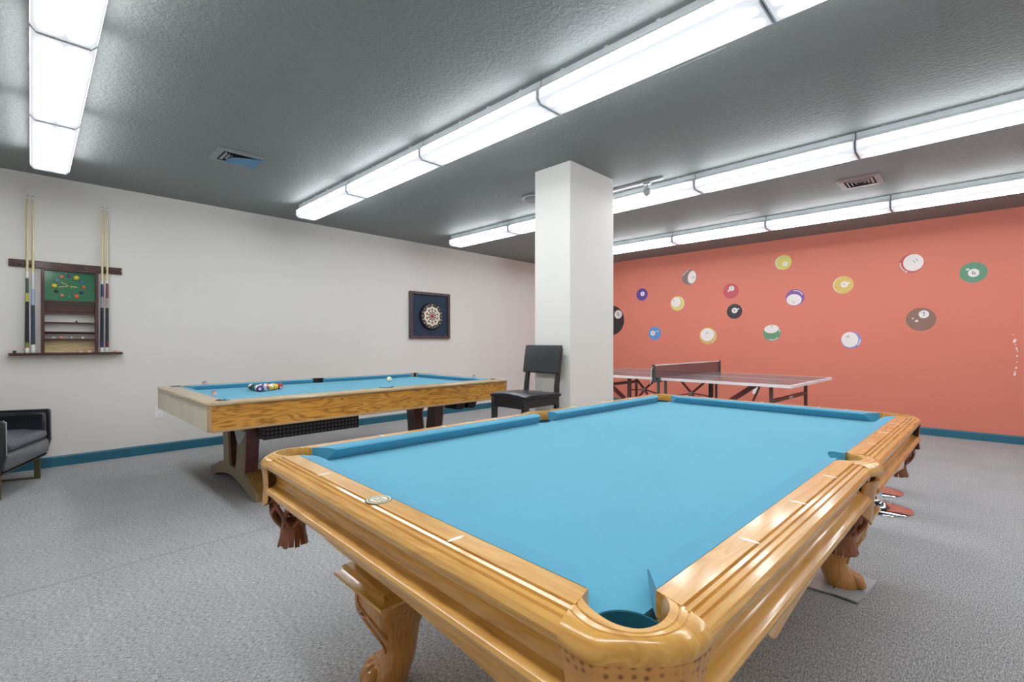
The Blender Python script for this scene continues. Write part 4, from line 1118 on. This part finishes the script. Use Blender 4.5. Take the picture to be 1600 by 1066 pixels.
# local: x forward (front at 0, back at -.74), y 0..0.80 ; shell with thin walls
AW, AD, AH = .80, .74, .605
def shell_side(y0_, y1_):
    pts = [(0, .335), (-.004, AH-.012), (-.02, AH), (-AD+.03, AH+.006), (-AD, AH-.02), (-AD, .26), (-AD+.05, .21), (-.10, .185), (-.03, .215)]
    return MB().prism(pts, 1, y0_, y1_)
shell_side(0, .045).build('arm', M_lea, t, bevel=.008)
shell_side(AW-.045, AW).build('arm', M_lea, t, bevel=.008)
for y in (-.001, AW-.046):
    MB().tube([(-.002, y+.0235, .34), (-.004, y+.0235, AH-.012), (-.02, y+.0235, AH+.001)], .006, 6).build('welt_piping', mat('silvery piping', (150, 154, 158), .35), t, smooth=50)
# padded inner faces
MB().box(-AD+.02, -.02, .045, .085, .30, AH-.02).build('arm_pad', M_lea, t, bevel=.02)
MB().box(-AD+.02, -.02, AW-.085, AW-.045, .30, AH-.02).build('arm_pad', M_lea, t, bevel=.02)
MB().box(-AD, -AD+.14, .045, AW-.045, .24, AH+.002).build('backrest', M_lea, t, bevel=.025)
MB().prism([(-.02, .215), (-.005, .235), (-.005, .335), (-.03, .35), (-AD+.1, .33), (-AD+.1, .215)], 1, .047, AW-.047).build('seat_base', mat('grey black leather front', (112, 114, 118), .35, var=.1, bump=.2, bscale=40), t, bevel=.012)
MB().prism([(-.035, .19), (-.01, .214), (-AD+.05, .214), (-AD+.05, .19)], 1, .047, AW-.047).build('shell_bottom', M_lea, t)
# cushion with puffed, wrinkled top
rings = []; N = 18
for k in range(N+1):
    y = .09+(AW-.18)*k/N; e_ = math.sin(PI*k/N)**.5 if 0 < k < N else 0
    wv = .004*math.sin(k*1.9)
    rings.append([(-.015, y, .358), (.006*e_, y, .385), (-.01, y, .42+.018*e_+wv), (-.12, y, .432+.028*e_-wv), (-.30, y, .435+.030*e_+wv*1.3), (-.52, y, .43+.018*e_), (-AD+.15, y, .42), (-AD+.15, y, .355)])
MB().loft(rings).build('seat_cushion', M_leag, t, smooth=60, bevel=.01)
# sled legs
M_sled = mat('brushed bronze steel', (112, 104, 78), .4, .6)
for y in (.07, AW-.09):
    s_ = MB().box(-.090, -.050, y-.008, y+.012, 0, .20).box(-AD+.09, -AD+.13, y-.008, y+.012, 0, .22).box(-AD+.13, -.090, y-.008, y+.012, 0, .018)
    s_.build('sled_leg', M_sled, t, bevel=.002)

# ------------------------------------------------------------------ chrome bar stools behind the oak table
M_chr = mat('polished chrome', (226, 226, 228), .06, 1.0, var=.0)
def stool(x, y, label, hz):
    t = thing('bar_stool', label, 'stool', (x, y, 0), 0, 'chrome pedestal stools')
    MB().lathe([(0, 0), (.205, 0), (.207, .006), (.200, .012), (.13, .020), (.07, .034), (.042, .055), (.032, .085), (.030, .12), (0, .12)], 56).build('base', M_chr, t, smooth=60)
    MB().lathe([(0, .12), (.024, .12), (.024, hz-.05), (0, hz-.05)], 24).build('column', M_chr, t, smooth=40)
    pts = [(.02*math.cos(a) + 0, 0, 0) for a in (0,)]
    MB().lathe([(0, hz-.06), (.10, hz-.05), (.175, hz-.045), (.185, hz-.02), (.178, hz+.005), (.12, hz+.015), (0, hz+.015)], 40).build('seat', mat('black stool vinyl', (30, 30, 32), .4), t, smooth=60)
    return t
stool(4.315, .505, 'chrome trumpet base stool behind the oak pool table, the nearer one', .56)
stool(4.80, .60, 'chrome trumpet base stool behind the oak pool table, the further one', .53)
